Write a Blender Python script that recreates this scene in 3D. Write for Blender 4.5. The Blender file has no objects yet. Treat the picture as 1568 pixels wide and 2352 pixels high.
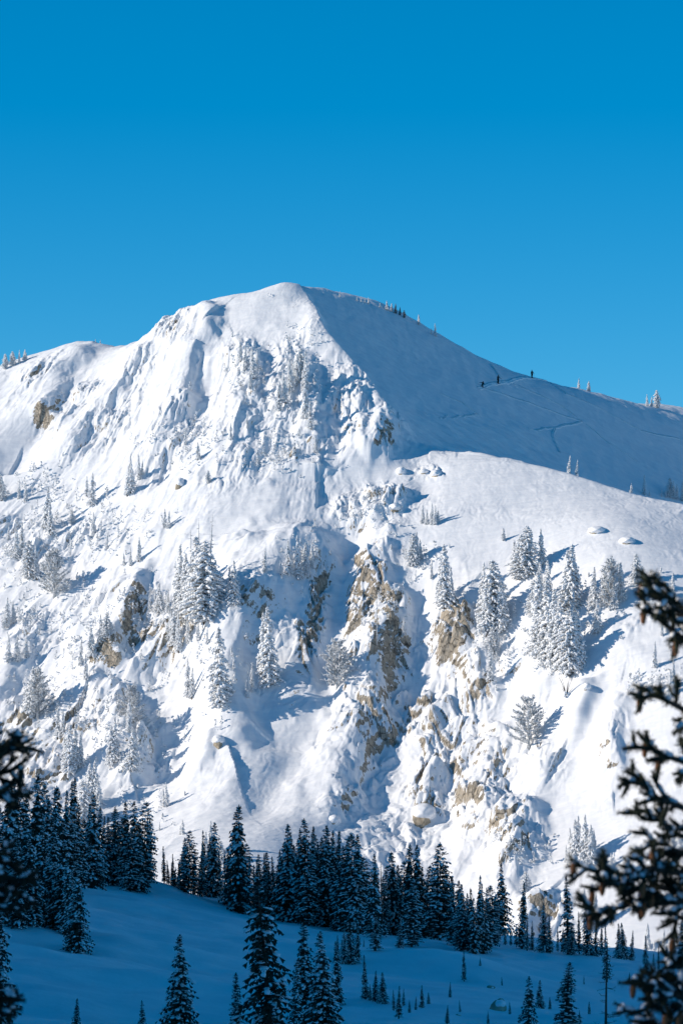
import bpy, math, random
import numpy as np
from mathutils import Vector, Matrix

R = math.radians
scene = bpy.context.scene
COL = scene.collection

# ------------------------------------------------------------------ camera, sky, sun, exposure
PITCH = R(3.5)
FP = 8820.0            # focal length in the units of the layout coordinates (frame 1568 x 2352)
cam_d = bpy.data.cameras.new("camera"); cam = bpy.data.objects.new("camera", cam_d); COL.objects.link(cam)
cam.location = (0, 0, 0); cam.rotation_euler = (R(90) + PITCH, 0, 0)
cam_d.sensor_fit = 'VERTICAL'; cam_d.sensor_height = 36; cam_d.lens = 135
cam_d.clip_start = 0.5; cam_d.clip_end = 20000
cam_d.dof.use_dof = True; cam_d.dof.focus_distance = 700; cam_d.dof.aperture_fstop = 9.0
scene.camera = cam

SUN = Vector((-0.92, -0.12, 0.375)).normalized()
w = bpy.data.worlds.new("World"); scene.world = w; w.use_nodes = True
nt = w.node_tree; bg = nt.nodes["Background"]
sky = nt.nodes.new("ShaderNodeTexSky"); sky.sky_type = 'NISHITA'; sky.sun_disc = False
sky.sun_elevation = math.asin(SUN.z); sky.sun_rotation = math.atan2(SUN.x, SUN.y)
sky.altitude = 3200; sky.air_density = 1.0; sky.dust_density = 0.0; sky.ozone_density = 5.0
hs = nt.nodes.new("ShaderNodeHueSaturation"); hs.inputs["Saturation"].default_value = 1.32; hs.inputs["Hue"].default_value = 0.486
nt.links.new(sky.outputs[0], hs.inputs["Color"]); nt.links.new(hs.outputs[0], bg.inputs["Color"])
bg.inputs["Strength"].default_value = 0.090
sd = bpy.data.lights.new("sun", 'SUN'); so = bpy.data.objects.new("sun", sd); COL.objects.link(so)
sd.energy = 3.35; sd.angle = R(0.5); sd.color = (1.0, 0.88, 0.74)
so.rotation_euler = SUN.to_track_quat('Z', 'Y').to_euler(); so.location = (-200, 0, 300)
scene.view_settings.view_transform = 'Standard'; scene.view_settings.look = 'None'
scene.view_settings.gamma = 1; scene.view_settings.exposure = 0.54
scene.view_settings.use_curve_mapping = False
scene.cycles.use_denoising = True
scene.cycles.max_bounces = 8; scene.cycles.diffuse_bounces = 6

def at(px, py, Y):
    cx = (px - 784) / FP; cy = (1176 - py) / FP
    dy = math.cos(PITCH) - cy * math.sin(PITCH); dz = math.sin(PITCH) + cy * math.cos(PITCH)
    s = Y / dy
    return np.array((cx * s, Y, dz * s))

def project(x, y, z):
    f = y * math.cos(PITCH) + z * math.sin(PITCH)
    u = -y * math.sin(PITCH) + z * math.cos(PITCH)
    f = np.maximum(f, 1.0)
    return 784 + FP * x / f, 1176 - FP * u / f

# ------------------------------------------------------------------ numeric noise
def _h(ix, iy, seed):
    ix = ix.astype(np.int64); iy = iy.astype(np.int64)
    n = (ix * 374761393 + iy * 668265263 + seed * 974634777) & 0xFFFFFFFF
    n = ((n ^ (n >> 13)) * 1274126177) & 0xFFFFFFFF
    n = ((n ^ (n >> 16)) * 2246822519) & 0xFFFFFFFF
    return ((n ^ (n >> 15)) & 0xFFFFFF) / float(0xFFFFFF)
def noise(x, y, seed=0):
    ix = np.floor(x); iy = np.floor(y); fx = x - ix; fy = y - iy
    ux = fx * fx * fx * (fx * (fx * 6 - 15) + 10); uy = fy * fy * fy * (fy * (fy * 6 - 15) + 10)
    def g(dx, dy):
        a = _h(ix + dx, iy + dy, seed) * 6.28318
        return np.cos(a) * (fx - dx) + np.sin(a) * (fy - dy)
    a = g(0, 0) * (1 - ux) + g(1, 0) * ux; b = g(0, 1) * (1 - ux) + g(1, 1) * ux
    return (a * (1 - uy) + b * uy) * 1.5
def fbm(x, y, seed=0, o=4, gain=.5):
    s = 0; a = 1.0
    for k in range(o):
        s = s + a * noise(x, y, seed + k * 17); x = x * 2.03; y = y * 2.03; a *= gain
    return s
def voronoi(x, y, seed=0, jit=.9):
    """distance to nearest and second cell, random value of the nearest and the offset to it"""
    ix = np.floor(x); iy = np.floor(y)
    f1 = np.full(x.shape, 9.); f2 = np.full(x.shape, 9.); val = np.zeros(x.shape); ox = np.zeros(x.shape); oy = np.zeros(x.shape)
    for dx in (-1, 0, 1):
        for dy in (-1, 0, 1):
            cx = ix + dx; cy = iy + dy
            vx = cx + .5 + jit * (_h(cx, cy, seed) - .5) - x; vy = cy + .5 + jit * (_h(cx, cy, seed + 5) - .5) - y
            d = np.sqrt(vx * vx + vy * vy); m = d < f1
            f2 = np.where(m, f1, np.minimum(f2, d)); val = np.where(m, _h(cx, cy, seed + 9), val)
            ox = np.where(m, vx, ox); oy = np.where(m, vy, oy); f1 = np.where(m, d, f1)
    return f1, f2, val, ox, oy
def sstep(a, b, t):
    t = np.clip((t - a) / (b - a), 0, 1); return t * t * (3 - 2 * t)

class TPS:
    def __init__(s, P, smooth=0.0):
        P = np.array(P, float); s.c = P[:, :2].mean(0); s.k = 100.0
        X = (P[:, :2] - s.c) / s.k; n = len(X)
        d = np.hypot(X[:, None, 0] - X[None, :, 0], X[:, None, 1] - X[None, :, 1])
        K = s.U(d) + smooth * np.eye(n); A = np.zeros((n + 3, n + 3)); A[:n, :n] = K
        A[:n, n] = 1; A[:n, n + 1:] = X; A[n, :n] = 1; A[n + 1:, :n] = X.T
        s.w = np.linalg.solve(A, np.concatenate([P[:, 2], np.zeros(3)])); s.X = X
    @staticmethod
    def U(d): return d * d * np.log(np.maximum(d, 1e-6))
    def __call__(s, x, y):
        a = (x - s.c[0]) / s.k; b = (y - s.c[1]) / s.k
        r = s.w[-3] + s.w[-2] * a + s.w[-1] * b
        for (px, py), w_ in zip(s.X, s.w):
            r = r + w_ * s.U(np.hypot(a - px, b - py))
        return r

# ------------------------------------------------------------------ macro shape of the mountain
SKY_L = [(0,850,985),(60,822,981),(150,797,975),(230,793,972),(330,785,966),(390,735,959),(440,705,956),(520,680,953),(580,670,951),(640,653,950),(680,655,949)]
# the shaded side of the peak is one tilted plane (ZX, ZY slopes) through the middle of the arete
ZX, ZY = -.55, .45; _q = at(840, 885, 905.0); _k = _q[2] - ZX * _q[0] - ZY * _q[1]
def on_plane(px, py):
    d = at(px, py, 1.0); return (px, py, _k / (d[2] - ZX * d[0] - ZY))
SKY_R = [on_plane(*q) for q in [(720,662),(780,674),(860,698),(920,724),(1000,770),(1060,806),(1130,840),(1230,874),(1320,900),(1400,912),(1520,938),(1600,945),(1750,960)]]
ARETE = [on_plane(*q) for q in [(715,690),(745,780),(790,830),(840,885),(870,935),(905,965),(960,1020)]]
TERM  = [on_plane(1030,1033),(1090,1040,879),(1150,1047,874),(1220,1062,869),(1300,1083,863),(1380,1108,858),(1450,1130,853),(1568,1157,846),(1700,1190,838)]
FACE = [(640,720,936),(640,800,920),(640,1000,888),(640,1200,858),(640,1300,843),(640,1480,822),(640,1650,805),(620,1750,793),(600,1900,764),(600,2000,744),
 (450,850,925),(450,1000,895),(430,1200,865),(420,1400,842),(400,1600,822),(400,1750,806),(380,1900,778),
 (250,900,940),(250,1050,910),(250,1250,876),(250,1450,850),(230,1650,826),(220,1800,806),(200,1950,780),
 (100,880,958),(90,1000,932),(80,1200,897),(60,1400,866),(50,1600,840),(30,1750,818),(20,1900,790),(-200,900,985),(-200,1200,905),(-200,1600,850),(-200,1900,800),
 (800,1000,886),(790,1150,866),(790,1280,850),(860,1250,848),(850,1450,829),(850,1650,808),(850,1800,792),(860,1950,770),(880,2080,748),
 (950,1120,866),(1000,1230,844),(1020,1350,830),(1020,1500,820),(1040,1700,800),(1050,1900,776),(1060,2050,752),(1060,2200,735),
 (1200,1150,851),(1200,1250,833),(1200,1350,820),(1200,1500,806),(1200,1700,788),(1200,1900,764),(1200,2050,747),(1200,2200,731),
 (1400,1200,830),(1400,1300,811),(1420,1450,794),(1420,1600,780),(1420,1800,762),(1420,2000,742),(1420,2150,728),
 (1568,1230,825),(1600,1400,795),(1600,1600,770),(1600,1800,752),(1600,2050,732),(1800,1300,815),(1800,1700,764),(1800,2050,730)]
def XYZ(L): return [tuple(at(*q)) for q in L]
def back(L, *steps):
    return [(x + x0, y + dy, z - dz) for (x, y, z) in XYZ(L) for (x0, dy, dz) in steps]
F_pts = XYZ(SKY_L) + back(SKY_L[::2], (0, 14, 3.0), (0, 60, 32)) + XYZ(ARETE) + XYZ(TERM) + XYZ(FACE)
F_pts += [(x, y, z + 22) for (x, y, z) in XYZ(SKY_R[3:8])]
F_pts += [(x, 700, -58) for x in range(-130, 131, 52)]
S_pts = XYZ(SKY_R) + back(SKY_R[::2], (0, 16, -2.0), (4, 60, 18)) + XYZ(ARETE)
S_pts += XYZ([on_plane(*q) for q in [(900, 800), (900, 900), (1000, 950), (1150, 950), (1300, 990), (1450, 1030), (1568, 1060), (1150, 1045), (1300, 1100), (1450, 1140), (1600, 1200)]])
S_pts += [(x - 30, y + 6, z + 14) for (x, y, z) in XYZ(ARETE)] + [(x, y - 60, z - 27) for (x, y, z) in XYZ(SKY_R[5:])]
# valley and foreground
G_pts = XYZ([(0,2120,330),(60,2250,250),(215,2022,520),(340,2020,528),(420,2046,528),(545,2084,520),(640,2110,508),(760,2132,497),
 (300,2120,430),(450,2200,340),(600,2260,300),(400,2352,240),(150,2330,230),(700,2352,235),
 (880,2150,490),(780,2232,350),(860,2197,358),(950,2184,362),(1060,2190,362),(1110,2206,360),(1165,2262,345),(1000,2290,285),(1000,2352,245),
 (930,2196,398),(1020,2200,400),(860,2206,400),
 (1090,2158,500),(1180,2168,510),(1270,2180,512),(1400,2205,505),(1568,2232,495),(1300,2270,380),(1500,2300,350),(1400,2380,240),(1250,2240,420)])
G_pts += [(x, 100, -12 - .01 * x) for x in (-60, 0, 60)] + [(0, 0, -1.75), (-30, 0, -1.5), (30, 0, -2.5), (0, 30, -4.2), (-20, 45, -5.5), (20, 45, -6), (0, -60, 6)]
G_pts += [(x, 600, -34) for x in (-60, 0, 60)] + [(x, 690, -56) for x in (-90, 0, 90)] + [(-110, 400, -8), (120, 400, -25), (-100, 200, -6), (110, 200, -14)]
tF, tS, tG = TPS(F_pts), TPS(S_pts), TPS(G_pts)

def smin(a, b, k):
    h = np.clip(.5 + .5 * (b - a) / k, 0, 1); return b * (1 - h) + a * h - k * h * (1 - h)

_cr = np.array(XYZ(ARETE[-3:]) + XYZ(TERM))
def macro_mountain(x, y):
    f = tF(x, y); s = tS(x, y)
    a = smin(f, s, 1.2 + 6.5 * sstep(8, 20, x) * sstep(52, 30, x))
    cy = np.interp(x, _cr[:, 0], _cr[:, 1]); cz = np.interp(x, _cr[:, 0], _cr[:, 2])
    b = smin(f, cz - .5 * (y - cy) + 1.0, 3.0) - 2.5 * sstep(24, 9, x) - 40 * sstep(10, 3, x)
    return -smin(-a, -b, 1.5)
NEARK = 0.1800  # crest lowered near the camera to set the shadow edge on the boughs
def left_shade_hill(x, y):  # unseen hill added off frame to cast the foreground into shade
    e = sstep(-78, -230, x) * 105 * sstep(655, 560, y) * sstep(-300, 0, y) * (1 - NEARK * sstep(120, 60, y) * sstep(-120, -60, y))
    return e
def right_bounce_hill(x, y):  # unseen sunlit ridge added to bounce fill light into the mountain's shadows
    return 95 * sstep(140, 400, x + 12 * noise(x / 90, y / 90, 19)) * sstep(560, 760, y)
def macro_ground(x, y):
    d = np.maximum(np.hypot(x, (y - 330) * .35) - 135, 0)
    g = tG(np.clip(x, -150, 150), np.clip(y, -120, 720))
    return np.clip(g, -62, 30) + left_shade_hill(x, y) + right_bounce_hill(x, y) + 1.4 * fbm(x / 60, y / 60, 5, 3) * sstep(20, 90, y)

# ------------------------------------------------------------------ mountain height grid
def graded(a, b, lo, hi, step, grow=1.12):
    v = list(np.arange(lo, hi, step)); s = step; p = v[-1]
    while p < b: s *= grow; p += s; v.append(p)
    s = step; p = lo
    while p > a: s *= grow; p -= s; v.insert(0, p)
    return np.array(v)
STEP = 0.24
gx = graded(-900, 900, -95, 97, STEP); gy = graded(640, 2200, 728, 1042, STEP)
GX, GY = np.meshgrid(gx, gy)
fine = (np.abs(GX) < 400) & (GY < 1300)
GZ = macro_mountain(np.clip(GX, -150, 150), np.clip(GY, 640, 1100))
dout = np.maximum(np.abs(GX) - 105, 0)
GZ = np.where(dout > 0, GZ - dout * .18 + 9 * fbm(GX / 90, GY / 90, 61, 4) * sstep(0, 120, dout), GZ)
GZ = GZ - np.maximum(GY - 1090, 0) * .22
GZ = np.maximum(GZ, -75 + 6 * fbm(GX / 140, GY / 140, 71, 3)) + right_bounce_hill(GX, GY) * sstep(1300, 950, GY)
wv = sstep(668, 725, GY)
GZ = GZ * wv + macro_ground(GX, GY) * (1 - wv)

def grid_h(Z, x, y, xs=gx, ys=gy):
    i = np.clip(np.searchsorted(xs, x) - 1, 0, len(xs) - 2); j = np.clip(np.searchsorted(ys, y) - 1, 0, len(ys) - 2)
    fx = (x - xs[i]) / (xs[i + 1] - xs[i]); fy = (y - ys[j]) / (ys[j + 1] - ys[j])
    return (Z[j, i] * (1 - fx) + Z[j, i + 1] * fx) * (1 - fy) + (Z[j + 1, i] * (1 - fx) + Z[j + 1, i + 1] * fx) * fy
def hit_m(px, py, Z, y0=700, y1=1048):
    """first point of the mountain under a layout coordinate"""
    ys = np.arange(y0, y1, .25); d = at(px, py, 1.0)
    h = grid_h(Z, d[0] * ys, ys); m = np.nonzero(h > d[2] * ys)[0]
    if len(m) == 0: 
        k = int(np.argmax(h - d[2] * ys))
    else: k = m[0]
    Y = ys[k]; return np.array((d[0] * Y, Y, h[k]))

PX, PY = project(GX, GY, GZ)     # layout coordinates of the macro surface, for painting the masks of terrain zones
def blob(cx, cy, rx, ry, rot=0, soft=.5):
    c, s = math.cos(R(rot)), math.sin(R(rot)); u = ((PX - cx) * c + (PY - cy) * s) / rx; v = (-(PX - cx) * s + (PY - cy) * c) / ry
    return 1 - sstep(1 - soft, 1 + soft, np.sqrt(u * u + v * v))
onface = (GY < 1040) & fine
def seg_profile(poly, wl, wr, Z0):
    """signed side profile round a polyline drawn on the slope: widths in metres left and right of it"""
    P = [hit_m(a, b, Z0) for a, b in poly]
    best = np.full(GX.shape, 1e9); side = np.zeros(GX.shape); tt = np.zeros(GX.shape); L = 0
    lens = [np.hypot(*(P[i + 1] - P[i])[:2]) for i in range(len(P) - 1)]; tot = sum(lens)
    for i in range(len(P) - 1):
        a = P[i][:2]; b = P[i + 1][:2]; ab = b - a; l2 = max((ab ** 2).sum(), 1e-6)
        t = np.clip(((GX - a[0]) * ab[0] + (GY - a[1]) * ab[1]) / l2, 0, 1)
        dx = GX - (a[0] + t * ab[0]); dy = GY - (a[1] + t * ab[1]); d = np.hypot(dx, dy); m = d < best
        best = np.where(m, d, best); side = np.where(m, dx * ab[1] - dy * ab[0], side); tt = np.where(m, (L + t * lens[i]) / tot, tt); L += lens[i]
    # travelling downhill (toward -y) right-hand side in the picture is +x
    right = side < 0
    w_ = np.where(right, wr, wl)
    return best / w_, right, tt
Z0 = GZ.copy()
wob = fbm(GX / 9, GY / 9, 3, 3)
RIBS = [  # polyline, height, left width, right width, end taper
 ([(452,715),(470,740),(478,790),(470,815)], 3.0, 8, 3.4),
 ([(200,800),(165,835),(130,880),(105,930),(60,1000)], 3.4, 10, 4.5),
 ([(345,790),(300,850),(270,905),(225,960),(170,1010),(110,1080)], 3.0, 7, 4.0),
 ([(455,790),(430,830),(415,900),(400,960),(385,1010)], 4.0, 9, 3.8),
 ([(540,790),(560,850),(550,960),(520,1040)], 2.5, 6, 4.0),
 ([(690,830),(700,880),(715,960),(722,1060)], 2.2, 7, 3.4),
 ([(880,985),(850,1040),(815,1060)], 4.0, 6, 4.0),
 ([(925,1130),(905,1160),(860,1200),(820,1215)], 2.5, 5, 3.0),
 ([(722,1215),(712,1300),(642,1325),(560,1388),(522,1470),(502,1560),(497,1650),(515,1710)], 7.0, 13, 6.5),
 ([(700,680),(725,730),(745,780),(792,832),(842,888),(872,937),(907,967),(962,1022)], 2.4, 6, 1.3),
 ([(345,1396),(292,1425),(268,1500),(218,1592)], 7.5, 10, 4.0),
 ([(300,1600),(270,1640),(262,1720),(290,1790)], 6.0, 8, 4.0),
 ([(470,1720),(465,1770)], 2.5, 3, 2.4),
 ([(872,1250),(842,1310),(832,1430),(838,1520),(812,1600)], 4.8, 5, 6.0),
 ([(905,1430),(880,1520),(865,1600),(850,1700)], 4.0, 5, 3.0),
 ([(1060,1400),(1035,1450),(1040,1540)], 5.0, 5, 3.2),
 ([(1100,1500),(1085,1570),(1090,1640)], 3.5, 4, 2.8),
 ([(1010,1640),(985,1690),(975,1760)], 3.5, 4, 3.0),
 ([(1120,1680),(1105,1790),(1110,1900),(1080,1960)], 4.0, 5, 4.5),
 ([(1000,1790),(980,1835),(960,1870)], 4.5, 4, 4.2),
 ([(1230,1850),(1190,1920),(1165,1990),(1160,2040)], 4.5, 5, 3.6),
 ([(1320,1600),(1335,1640),(1310,1700)], 4.0, 8, 3.2),
 ([(830,1660),(780,1760),(765,1860)], 3.5, 5, 3.4),
 ([(1215,1560),(1245,1590),(1240,1620)], 2.5, 4, 3),
 ([(1420,1600),(1400,1700),(1405,1800)], 2.5, 5, 3),
 ([(60,1480),(10,1560),(-20,1650)], 3.0, 7, 4),
 ([(1245,2080),(1210,2120),(1190,2190)], 4.0, 5, 3),
]
GULLY = [
 ([(780,1230),(790,1320),(778,1400),(755,1550),(705,1680),(620,1800),(560,1900)], 2.4, 5, 5),
 ([(500,830),(470,930),(430,1000),(300,1150)], 3.0, 6, 6),
 ([(120,960),(60,1020),(0,1090)], 3.5, 6, 6),
 ([(600,1450),(615,1580),(640,1720)], 3.0, 6, 6),
 ([(960,1330),(975,1450),(940,1560),(930,1680)], 1.8, 3.5, 3.5),
 ([(380,1480),(420,1600),(410,1740),(340,1830)], 4.5, 7, 6),
 ([(1150,1450),(1180,1560),(1130,1700)], 1.5, 4, 4),
]
for poly, hgt, wl, wr in RIBS:
    d, right, t = seg_profile(poly, wl, wr, Z0)
    d = d * (1 + .35 * wob)
    prof = np.where(right, np.exp(-(np.abs(d) ** 2.4)), np.exp(-d ** 1.6 * 1.1))
    GZ += hgt * prof * (.35 + .65 * sstep(0, .18, t)) * (1 - .5 * sstep(.8, 1, t))
for poly, hgt, wl, wr in GULLY:
    d, right, t = seg_profile(poly, wl, wr, Z0)
    GZ -= hgt * np.exp(-d * d) * sstep(0, .15, t) * (1 - .8 * sstep(.8, 1, t))

# zones ------------------------------------------------------------
def zone(L):
    m = np.zeros(GX.shape)
    for q in L: m = np.maximum(m, blob(*q[:5]) * (q[5] if len(q) > 5 else 1))
    return m
CLIFF = zone([(90,870,60,30,-35),(150,950,90,35,-40),(250,980,120,40,-40,.8),(400,770,40,60,20,.9),(400,1000,150,50,-45,.7),(330,860,60,40,-50,.7),
 (560,930,70,130,10,.8),(680,930,60,120,0,1),(640,1050,110,50,-20,1),(850,1010,80,50,-10,1),(800,930,60,60,40,.8),(560,860,60,60,0,.7),
 (830,1180,70,50,-20,1),(900,1150,50,35,-30,.8),(980,1080,45,22,0,.8),(840,1400,55,190,8,1),(900,1520,80,140,0,1),(1040,1480,50,90,5,1),
 (1090,1590,55,80,5,1),(990,1700,90,130,10,1),(850,1700,110,110,10,1),(1100,1810,90,140,0,1),(1000,1840,70,60,0,.8),(800,1830,80,50,-30,.8),(1180,1950,70,110,15,.9),
 (1200,1770,90,60,0,.8),(1150,1490,80,70,0,.7),(1240,1600,60,50,0,.4),(1230,2110,80,70,0,.9),(900,1950,110,70,0,.6),
 (700,1480,40,190,18,1),(590,1440,50,80,0,.9),(380,1470,130,80,-10,1),(260,1560,70,70,0,.8),(270,1700,100,90,0,.9),(80,1730,130,110,0,1.0),
 (330,1770,90,70,0,.9),(120,1450,130,60,-30,.6),(40,1250,80,60,0,.7),(200,1250,120,50,-30,.6),(260,1400,80,40,-30,.5),(1400,1650,40,80,0,.7),(1400,1780,30,90,0,.7),
 (500,1100,60,40,0,.4),(740,1200,40,40,0,.5),(620,1500,70,120,0,.6),(1430,1420,60,40,0,.5)])
SMOOTH = zone([(645,1600,75,120,0,.85),(600,1480,50,60,0,.5),(600,720,110,55,0),(600,1190,160,90,-35),(1200,1120,330,70,8),(1150,1230,200,50,0),(1420,1230,200,60,0),(620,1850,180,80,-30),(720,1150,35,140,-10),
 (1480,1330,130,120,0,.85),(1250,1290,180,50,5,.8),(1330,1560,130,90,0,.9),(1250,1420,160,80,0,.6),(1480,1700,60,120,0,.7),(110,830,110,30,-10,.7),(600,690,180,45,-14),(470,700,60,28,-20,.8),(1400,1880,160,90,0),(1350,1620,60,110,0),(760,1500,22,190,8),(240,830,40,35,0),(470,870,25,70,10),(60,1040,60,60,-30),(400,1850,80,60,0),(1250,1480,70,60,0,.6),(1520,1480,90,100,0,.7)])
SMOOTH = np.maximum(SMOOTH, (PX > 715) * sstep(0, 10, PX - np.interp(PY, [650,690,780,830,885,935,965,1020,1030], [690,715,745,790,840,870,905,960,1040])) * (PY < 1060))
ONM = ((GY > 700) & (GY < 1085) & (np.abs(GX) < 130)).astype(float)
S_side = sstep(-.5, 1.0, tF(np.clip(GX, -120, 120), np.clip(GY, 700, 1085)) - tS(np.clip(GX, -120, 120), np.clip(GY, 700, 1085)))
_bx = np.interp(GX, _cr[:, 0], _cr[:, 1]); S_side = np.where(GX > 20, sstep(-1, 3, GY - _bx), S_side) * (GY > 842)
edge = np.maximum(SMOOTH, S_side)
ROUGH = (1 - edge) * (.34 + .66 * np.clip(CLIFF * 1.3, 0, 1)) * ONM * sstep(735, 765, GY)
CL = CLIFF * ONM * (1 - .7 * edge)

# coordinates along and across the fall line
gyy, gxx = np.gradient(Z0, gy, gx)
ang = np.arctan2(np.clip(gxx, -.6, .9), np.clip(gyy, .3, 2))       # picture-left faces lean their ribs to the left
am = np.clip(np.nan_to_num(ang), -.3, .7)
shear = .55 * sstep(20, -70, GX) - .12 * sstep(20, 70, GX)
ac = GX - (GY - 850) * shear; al = GY
# flutes and snow pillows
wx = ac + 2.2 * fbm(GX / 11, GY / 11, 31, 2); wy = al + 3 * fbm(GX / 13, GY / 13, 41, 2)
fl = 1 - np.abs(noise(wx / 6.5, wy / 22, 7)) * 2.2
fl2 = 1 - np.abs(noise(wx / 2.6, wy / 9, 8)) * 2.2
pil = voronoi(wx / 3.3, wy / 4.6, 12)
pil_h = np.sqrt(np.maximum(0, 1 - (pil[0] / .75) ** 2)) * pil[2] * .8
GZ += ROUGH * (0.95 * fl + .28 * fl2 * (.4 + .6 * CL) + 0.9 * pil_h * .75 * sstep(-.1, .35, fbm(GX / 16, GY / 16, 77, 2) + .5 * CL))
pil2 = voronoi(wx / 1.5, wy / 2.1, 13)
GZ += ROUGH * .42 * np.sqrt(np.maximum(0, 1 - (pil2[0] / .7) ** 2)) * pil2[2] * sstep(-.05, .3, fbm(GX / 9, GY / 9, 78, 2) + .6 * CL)
f3 = np.abs(noise(ac / 1.25 + 1.2 * fbm(GX / 4, GY / 4, 33, 2), al / 6.5, 9)); GZ -= ONM * (.22 * ROUGH + .06 * (1 - S_side)) * np.clip(1 - f3 * 3.2, 0, 1) * (.5 + .5 * sstep(-.2, .3, fbm(GX / 12, GY / 12, 34, 2)))
GZ += ROUGH * .06 * np.abs(fbm(ac / .7, al / 1.6, 35, 2))
# crags: cells stepped up and down with steep risers
def crag(sx, sy, seed, amp, wdt, tilt):
    f1, f2, v, ox, oy = voronoi(wx / sx, wy / sy, seed, .95)
    e = sstep(0, wdt, f2 - f1)
    return amp * ((v - .35) * e + tilt * (ox * (v - .5)) * e)
cmod = CL * sstep(-.15, .4, fbm(GX / 11, GY / 9, 91, 2) + .22 + .25 * blob(950, 1650, 320, 480)) * (1 - .35 * blob(350, 900, 450, 260))
GZ += cmod * (crag(3.9, 6.2, 21, 2.5, .15, .9) + crag(1.6, 2.7, 22, 1.3, .17, .9) + crag(.85, 1.3, 23, .6, .22, .9))
GZ += (CL * .10 + .02 * ROUGH) * fbm(GX / .9, GY / .9, 95, 2)
# wind texture on the open slopes
GZ += ONM * edge * (.10 * fbm(GX / 5, GY / 9, 51, 3))
rip = noise((GX * .35 + GY) / 1.7 + 1.5 * noise(GX / 8, GY / 8, 53), (GX - .35 * GY) / 9, 54)
GZ += ONM * S_side * (.075 * rip + .13 * fbm(GX / 4.2, GY / 9, 55, 4))
# sastrugi on the wind-scoured ledge by the terminator
GZ += ONM * blob(1080, 1000, 190, 45, 8) * .9 * fbm((GX * .25 + GY) / 2.2, (GX - .25 * GY) / 14, 57, 3)
# fan with sluff runnels
GZ += ONM * blob(640, 1830, 140, 130, -25) * .07 * fbm(ac / .9, al / 6, 58, 3)
GZ += ONM * blob(700, 1180, 60, 120, -10) * .10 * fbm(ac / .8, al / 5, 59, 2)

# ------------------------------------------------------------------ foreground height grid
hx = graded(-700, 700, -70, 70, .6, 1.15); hy = graded(-500, 660, 120, 560, .8, 1.15)
HX, HY = np.meshgrid(hx, hy)
HZ = macro_ground(HX, HY) + (.45 * fbm(HX / 14, HY / 20, 6, 3) + .12 * fbm(HX / 3, HY / 4, 16, 2)) * sstep(60, 150, HY)
wv2 = sstep(668, 725, HY)
HZ -= .3 * sstep(642, 655, HY)
def hit_g(px, py, y0=130, y1=600):
    ys = np.arange(y0, y1, .5); d = at(px, py, 1.0)
    h = grid_h(HZ, d[0] * ys, ys, hx, hy); m = np.nonzero(h > d[2] * ys)[0]
    k = m[0] if len(m) else int(np.argmax(h - d[2] * ys))
    return np.array((d[0] * ys[k], ys[k], h[k]))

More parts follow.
